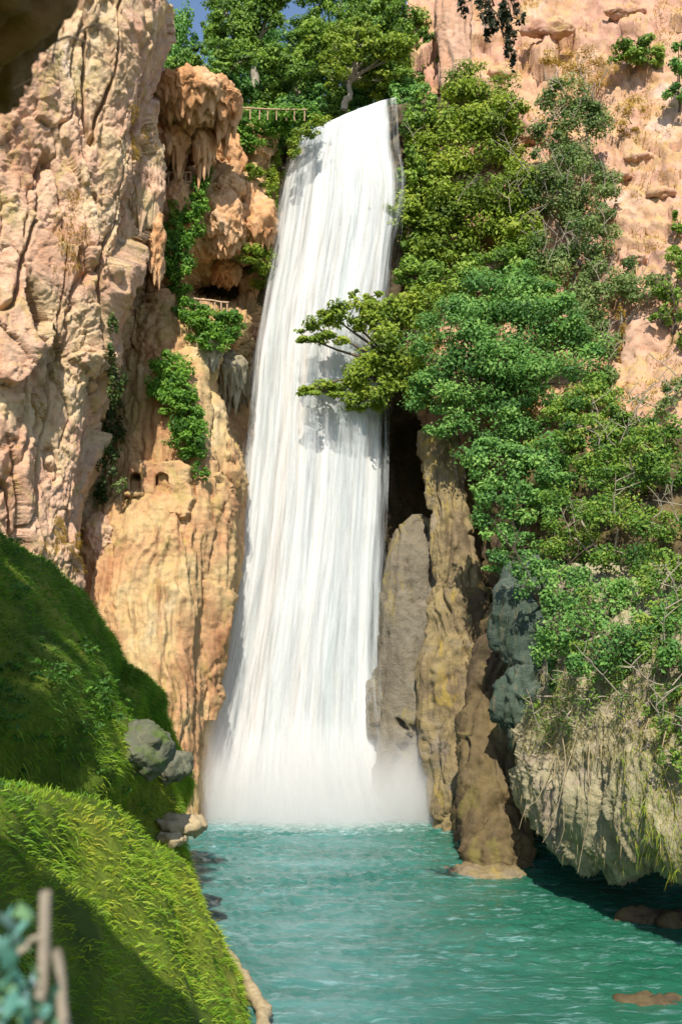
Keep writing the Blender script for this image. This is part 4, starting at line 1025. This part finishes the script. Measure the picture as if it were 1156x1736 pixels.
tree('shrub', 'bushy shrub left of the orange cliff patch', 'shrub', M['lf_grey'], M['bark'], 68, P(1040, 640, 68.5), [(1010, 560, 40, 40), (1030, 620, 25, 35), (1090, 490, 45, 32, 1), (1060, 470, 30, 28, 1)], 236, G3, n_per=360, leaf=.17, bare=5)
tree('shrub', 'dark shrub at the right edge beside the orange cliff patch', 'shrub', M['lf_top'], M['darkbark'], 66, P(1148, 600, 66.5), [(1130, 510, 30, 40), (1148, 560, 22, 45), (1150, 450, 25, 35), (1120, 550, 20, 22)], 237, G3, n_per=330, leaf=.18, bare=4)
tree('shrub', 'pale green shrub spilling over the right end of the curtain top', 'shrub', M['lf_low'], M['bark'], 50, P(1120, 1120, 51), [(1070, 980, 45, 28), (1120, 990, 40, 30), (1150, 1030, 28, 40), (1090, 1040, 45, 30), (1020, 1000, 40, 26), (1060, 1090, 40, 26), (980, 1020, 35, 26), (990, 1090, 40, 28), (1120, 1090, 40, 30)], 240, G3, n_per=330, leaf=.14, hang=.7, bare=3)
G4 = 'bushes on the dry hillside'
tree('hillside_bush', 'round green bush high on the dry hillside', 'bush', M['lf_top'], M['darkbark'], 77, P(1075, 125, 77.5), [(1060, 92, 32, 22), (1090, 88, 34, 22), (1075, 105, 28, 16), (1110, 98, 20, 14)], 241, G4, n_per=380, trunk=.1)
tree('hillside_bush', 'dark bush cut by the right frame edge near the top', 'bush', M['lf_blue'], M['darkbark'], 73, P(1150, 190, 73.5), [(1148, 120, 22, 30), (1152, 70, 20, 28), (1150, 155, 22, 22)], 242, G4, n_per=380, trunk=.1)
tree('hillside_bush', 'small bush at the right edge halfway up the hillside', 'bush', M['lf_top'], M['darkbark'], 69.5, P(1150, 420, 70), [(1148, 375, 12, 24), (1140, 430, 28, 14)], 243, G4, n_per=320, trunk=.08)
G5 = 'dry yellow bushes on the hillside'
for k, (sp, lab) in enumerate([([(970, 105, 45, 22), (930, 95, 30, 18), (1010, 120, 35, 22), (985, 140, 40, 18)], 'wide dry yellow bush near the top of the hillside'), ([(1070, 185, 30, 24), (1050, 215, 28, 20)], 'dry orange yellow bush right of the grey green thicket'),
                               ([(785, 142, 16, 12), (800, 150, 14, 9)], 'small dry bush at the foot of the pink pillar'), ([(1050, 540, 9, 30), (1048, 590, 8, 30)], 'dry yellow growth edging the orange cliff patch')]):
    Yb = (77, 74, 78, 67)[k]
    tree('dry_bush', lab, 'bush', M['lf_dry'], M['bark'], Yb, P(sp[0][0], sp[0][1] + 25, Yb + .6), sp, 250 + k, G5, n_per=260, leaf=.15, trunk=.05, twigs=4, aspect=.35)

G6 = 'ivy on the middle cliff'
foliage('ivy', 'dense ivy covering the ledge under the long railing', 'ivy', M['lf_ivy'], 70.8, [(415, 212, 26, 17), (450, 206, 38, 18), (490, 205, 34, 20), (455, 228, 34, 16), (425, 235, 20, 16), (480, 232, 20, 16), (470, 250, 14, 12), (520, 200, 20, 12, 1)], 301, G6)
foliage('ivy', 'narrow ivy column climbing between tufa knobs', 'ivy', M['lf_ivy'], 65.6, [(346, 292, 12, 16), (338, 322, 14, 18), (326, 352, 18, 18), (318, 385, 20, 22), (302, 415, 22, 24), (300, 450, 20, 24), (306, 482, 15, 20), (296, 380, 12, 18)], 302, G6)
foliage('ivy', 'ivy cushion in front of the railed cave', 'ivy', M['lf_ivy'], 65.4, [(318, 522, 22, 14), (345, 548, 28, 20), (378, 558, 28, 24), (395, 548, 16, 18), (360, 580, 24, 16), (330, 536, 22, 14)], 303, G6)
foliage('ivy', 'bright ivy hanging above the two arches', 'ivy', M['lf_ivy'], 63.2, [(290, 625, 24, 24), (278, 660, 24, 22), (300, 680, 26, 24), (316, 708, 26, 24), (322, 738, 26, 24), (330, 766, 18, 14), (305, 648, 22, 20)], 304, G6)
foliage('ivy', 'ivy strip coloured dark for gully shade by the pink cliff', 'ivy', M['lf_gully_shade'], 62.6, [(192, 570, 8, 30), (198, 640, 12, 40), (196, 710, 14, 40), (186, 780, 14, 32), (176, 830, 12, 18)], 305, G6, n_per=240)
foliage('ivy', 'yellow green plants fringing the left edge of the water', 'ivy', M['lf_yel'], 69.6, [(468, 290, 11, 26), (462, 340, 9, 34), (448, 440, 20, 20), (430, 432, 20, 14), (440, 470, 16, 18), (430, 298, 18, 14), (500, 250, 12, 16, 1), (520, 225, 16, 12, 1.5), (545, 208, 16, 10, 1.5)], 306, G6, leaf=.15)
foliage('ivy', 'small plants clinging below the tufa knob left of the ivy column', 'ivy', M['lf_yel'], 65.2, [(292, 352, 9, 14), (300, 372, 9, 10)], 307, G6, leaf=.13)
foliage('ivy', 'little creeper hanging right of the arched wall', 'ivy', M['lf_ivy'], 62.4, [(335, 795, 10, 12), (345, 808, 10, 8)], 308, G6, leaf=.13)
tree('cliff_shrub', 'small round shrub left of the arched openings', 'shrub', M['lf_grey'], M['bark'], 61.8, P(205, 848, 62.2), [(205, 818, 11, 11), (208, 830, 10, 9), (198, 826, 8, 8)], 311, None, leaf=.12, n_per=500, trunk=.05, twigs=3)

# hanging branch at the top, right of centre, and twigs under the overhang
tree('hanging_branch', 'branch hanging in from the top edge, leaves coloured dark as shade', 'branch', M['lf_branch_shade'], M['darkbark'], 26, P(815, -60, 26), [(795, 2, 24, 14), (822, 18, 26, 18), (845, 35, 22, 20), (858, 60, 15, 18), (866, 84, 9, 14), (868, 100, 5, 8), (862, 10, 20, 14), (880, 35, 9, 9), (875, -20, 30, 12)], 321, None, leaf=.10, n_per=1500, trunk=.05, twigs=4, nsub=34, spread=.3, hang=.25)
rng = R_(77)
tw = []
for (a, b, r) in [((118, 62), (62, 118), .010), ((118, 62), (200, 132), .011), ((135, 55), (240, 75), .009), ((92, 92), (72, 150), .008), ((160, 98), (205, 150), .007), ((100, 85), (60, 140), .006), ((150, 60), (190, 50), .006)]:
    p = wobble(P(*a, 8.4), P(*b, 8.2), 9, .03, rng, .05); tw.append((p, np.linspace(r, .003, 9)))
    for j in (3, 5, 7): tw.append((wobble(p[j], p[j] + np.array((rng.normal(0, .12), 0, rng.normal(-.08, .08))), 4, .012, rng), np.linspace(.004, .002, 4)))
o = tubes('bare_twigs', tw, M['darkbark'], None, 5); tag(o, 'thin bare twigs dangling below the dark overhang', 'twigs')

# trees added out of view, crowns set along the sun line to shade the bank
def shade_tree(label, pix, t, trunk_at, seed, rad, n_per):
    rng = R_(seed); L = []
    for q in pix:
        c = on_bank(*q, SB) + np.array(SUN) * (t + rng.uniform(-1.5, 1.5)); L.append((c, (rad, rad, rad * .8)))
    root = empty('bank_shade_tree', trunk_at); tag(root, label, 'tree')
    V, T, var, cc = leaf_cloud(L, rng, n_per, .34, spread=.6)
    link('crown', mesh_np('crown', V, T, {'var': var}, smooth=False), M['lf_top'], root)
    top = np.mean([c for c, r in L], 0); b_ = np.array(trunk_at)
    tr_ = tubes('trunk', [(wobble(b_, top, 8, .15, rng), np.linspace(.4, .2, 8))], M['darkbark'], root, 8)
    tubes('limbs', [(wobble(top, c, 6, .15, rng), np.linspace(.15, .05, 6)) for c, r in L], M['darkbark'], tr_, 5)
shade_tree('unseen tall leafy tree added above the bank to shade the slope', [(10, 915), (50, 940), (100, 975), (150, 1010), (190, 1050), (230, 1110), (265, 1180), (10, 980), (5, 1040), (50, 985), (100, 1010), (150, 1045), (285, 1240), (-40, 1090), (-30, 1000), (5, 1120), (0, 1190), (-30, 1250), (60, 1210), (205, 1080)], 33, (-15., 13., 17.), 330, 1.15, 700)
shade_tree('unseen leafy tree added behind the viewpoint to shade the lower bank', [(0, 1470), (30, 1530), (80, 1590), (130, 1640), (190, 1690), (240, 1740), (0, 1560), (10, 1650), (70, 1680), (130, 1730)], 23, (-10., -3., 17.), 331, .62, 2600)

# ---- grass
def grow(name, label, pts, nrm, mat, lo, hi, wid, droop, seed, varshift=0., segs=3, dark=0.):
    rng = R_(seed); n = len(pts)
    down = np.array((0, 0, -1.)) - nrm * (-nrm[:, 2])[:, None]
    d = nrm * .75 + down * .35 + np.array((0, 0, .45)) + rng.normal(size=(n, 3)) * .33
    V, Q, var = strands('x', pts, d, rng.uniform(lo, hi, n), rng.uniform(wid * .6, wid * 1.3, n), rng.uniform(droop * .5, droop * 1.3, n), None, None, seed + 1, segs)
    pat = np.repeat(fbm(pts * .35, 3, seed) * .55 - dark * np.clip((pts[:, 2] - 7.5) / 3, 0, 1) + fbm(pts * 1.6, 2, seed + 2) * .2 + varshift, (segs + 1) * 2)  # dark lowers blade tone up the slope, standing in for tree shade
    o = link(name, mesh_np(name, V, Q, {'var': np.clip(var * .5 + .22 + pat, 0, 1)}, smooth=False), mat)
    tag(o, label, 'grass', kind='stuff'); return o
def sample(G, n, r0, r1, c0, c1, rng, mask=None):
    N = grid_normals(G)
    r = rng.uniform(r0, r1, n); c = rng.uniform(c0, c1, n)
    ri, ci = r.astype(int), c.astype(int); fr, fc = (r - ri)[:, None], (c - ci)[:, None]
    p = G[ri, ci] * (1 - fr) * (1 - fc) + G[ri + 1, ci] * fr * (1 - fc) + G[ri, ci + 1] * (1 - fr) * fc + G[ri + 1, ci + 1] * fr * fc
    n_ = N[ri, ci]
    if mask is not None:
        k = mask(p, n_); p, n_ = p[k], n_[k]
    return p, n_
rng = R_(400)
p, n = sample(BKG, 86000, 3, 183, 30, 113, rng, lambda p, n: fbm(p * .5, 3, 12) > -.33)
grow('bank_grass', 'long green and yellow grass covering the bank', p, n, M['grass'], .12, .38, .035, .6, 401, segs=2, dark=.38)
p, n = sample(LCG, 60000, 100, 590, 90, 229, rng, lambda p, n: (fbm(p * np.array((.3, .3, .22)), 4, 33) > .23) & (n[:, 2] > -.2))
grow('cliff_grass', 'dry yellowish tufts growing on the pink cliff', p, n, M['lf_dry'], .12, .4, .03, .6, 403, segs=2)
p, n = sample(RSG, 60000, 8, 212, 30, 146, rng, lambda p, n: (fbm(p * .3, 4, 35) > .12))
grow('hill_grass', 'dry golden grass on the right hillside', p, n, M['lf_dry'], .15, .45, .04, .4, 405, segs=2)

# broad leaved weeds breaking up the turf
wl = []
for k in range(46):
    px, py = rng.uniform(0, 250), rng.uniform(900, 1230)
    if py < 900 + px * 1.25: continue
    q = on_bank(px, py, SB); r_ = rng.uniform(.22, .5); wl.append((q + np.array((.1, -.1, .1)), (r_, r_, r_ * .7)))
for q in [(20, 1250), (70, 1245), (110, 1262), (40, 1300), (15, 1330), (175, 1300), (215, 1335), (150, 1230), (240, 1370)]:
    r_ = rng.uniform(.2, .4); wl.append((on_bank(*q, SB), (r_, r_, r_ * .7)))
V, T, var, _ = leaf_cloud(wl, R_(9), 700, .13, .5, 9)
o = link('bank_weeds', mesh_np('bank_weeds', V, T, {'var': np.clip(var - .25, 0, 1)}, smooth=False), M['lf_ivy']); tag(o, 'dark broad leaved weeds among the turf of the bank', 'weeds', kind='stuff')

# ---- railings
def railing(label, a, b, n, h, r, rails=(1.0,), seed=0):
    rng = R_(seed); a, b = np.array(a), np.array(b)
    root = empty('railing', (a + b) / 2); tag(root, label, 'railing', 'wooden railings on the cliff paths')
    for k in range(n):
        q = a + (b - a) * (k / (n - 1)) + np.array((rng.normal(0, .03), 0, 0))
        tubes('post', [(wobble(q - np.array((0, 0, .25)), q + np.array((rng.normal(0, .02), 0, h)), 4, .008, rng), np.full(4, r))], M['wood'], root, 6)
    for f in rails:
        z = np.array((0, -.04, h * f))
        tubes('rail', [(wobble(a + z - (b - a) * .04, b + z + (b - a) * .04, 9, .025, rng), np.full(9, r * 1.05))], M['wood'], root, 6)
railing('long low railing on the rim beside the lip of the fall', P(392, 196, 69.6), P(516, 199, 69.6), 9, .5, .045, (1.0,), 1)
railing('small two bar railing in the recess under the tufa ledge', P(286, 316, SMM(300, 312, 12) - .3), P(324, 314, SMM(312, 312, 12) - .3), 5, .85, .05, (1.0, .25), 2)
railing('short slanting railing in front of the dark cave', P(331, 530, SMM(350, 530, 20) - .5), P(386, 537, SMM(370, 530, 20) - .5), 6, .88, .06, (1.0,), 3)

# ---- out of focus plant at the lower left corner, close to the camera
def fore_plant():
    rng = R_(88)
    root = empty('foreground_shrub', P(70, 1760, 3.0)); tag(root, 'blurred pale stems with bluish leaves in the lower left corner', 'shrub')
    for a, b, r in (((78, 1512), (66, 1790), .019), ((96, 1612), (116, 1800), .017), ((70, 1590), (20, 1625), .010)):
        p = wobble(P(*a, 3.0), P(*b, 3.05), 8, .006, rng); tubes('stem', [(p, np.linspace(r * .9, r * 1.1, 8))], M['stem'], root, 8)
    # one leaf mesh, shared
    me = None
    t = np.linspace(0, 1, 7); wv = np.sin(t * math.pi) ** .8 * .24
    V = []
    for i in range(7):
        V += [(-wv[i], t[i] - .5, .10 * wv[i]), (0, t[i] - .5, -.06 * math.sin(t[i] * 3.1)), (wv[i], t[i] - .5, .10 * wv[i])]
    base = np.array(V); Q = grid_faces(7, 3)
    metas = []
    for v in range(4):
        metas.append(mesh_np('leaf', base, Q, {'var': np.full(len(base), .1 + .28 * v)})); metas[-1].materials.append(M['lf_fore'])
    for k in range(110):
        px = rng.uniform(-40, 105); py = rng.uniform(1540 if px < 60 else 1640, 1790)
        o = bpy.data.objects.new('leaf', metas[k % 4]); C.objects.link(o); o.parent = root
        o.location = Vector(P(px, py, rng.uniform(2.7, 3.4))) - root.location
        o.rotation_euler = (rng.uniform(.2, 1.3), rng.uniform(-.6, .6), rng.uniform(0, 6.28)); s = rng.uniform(.05, .095); o.scale = (s, s, s)
fore_plant()
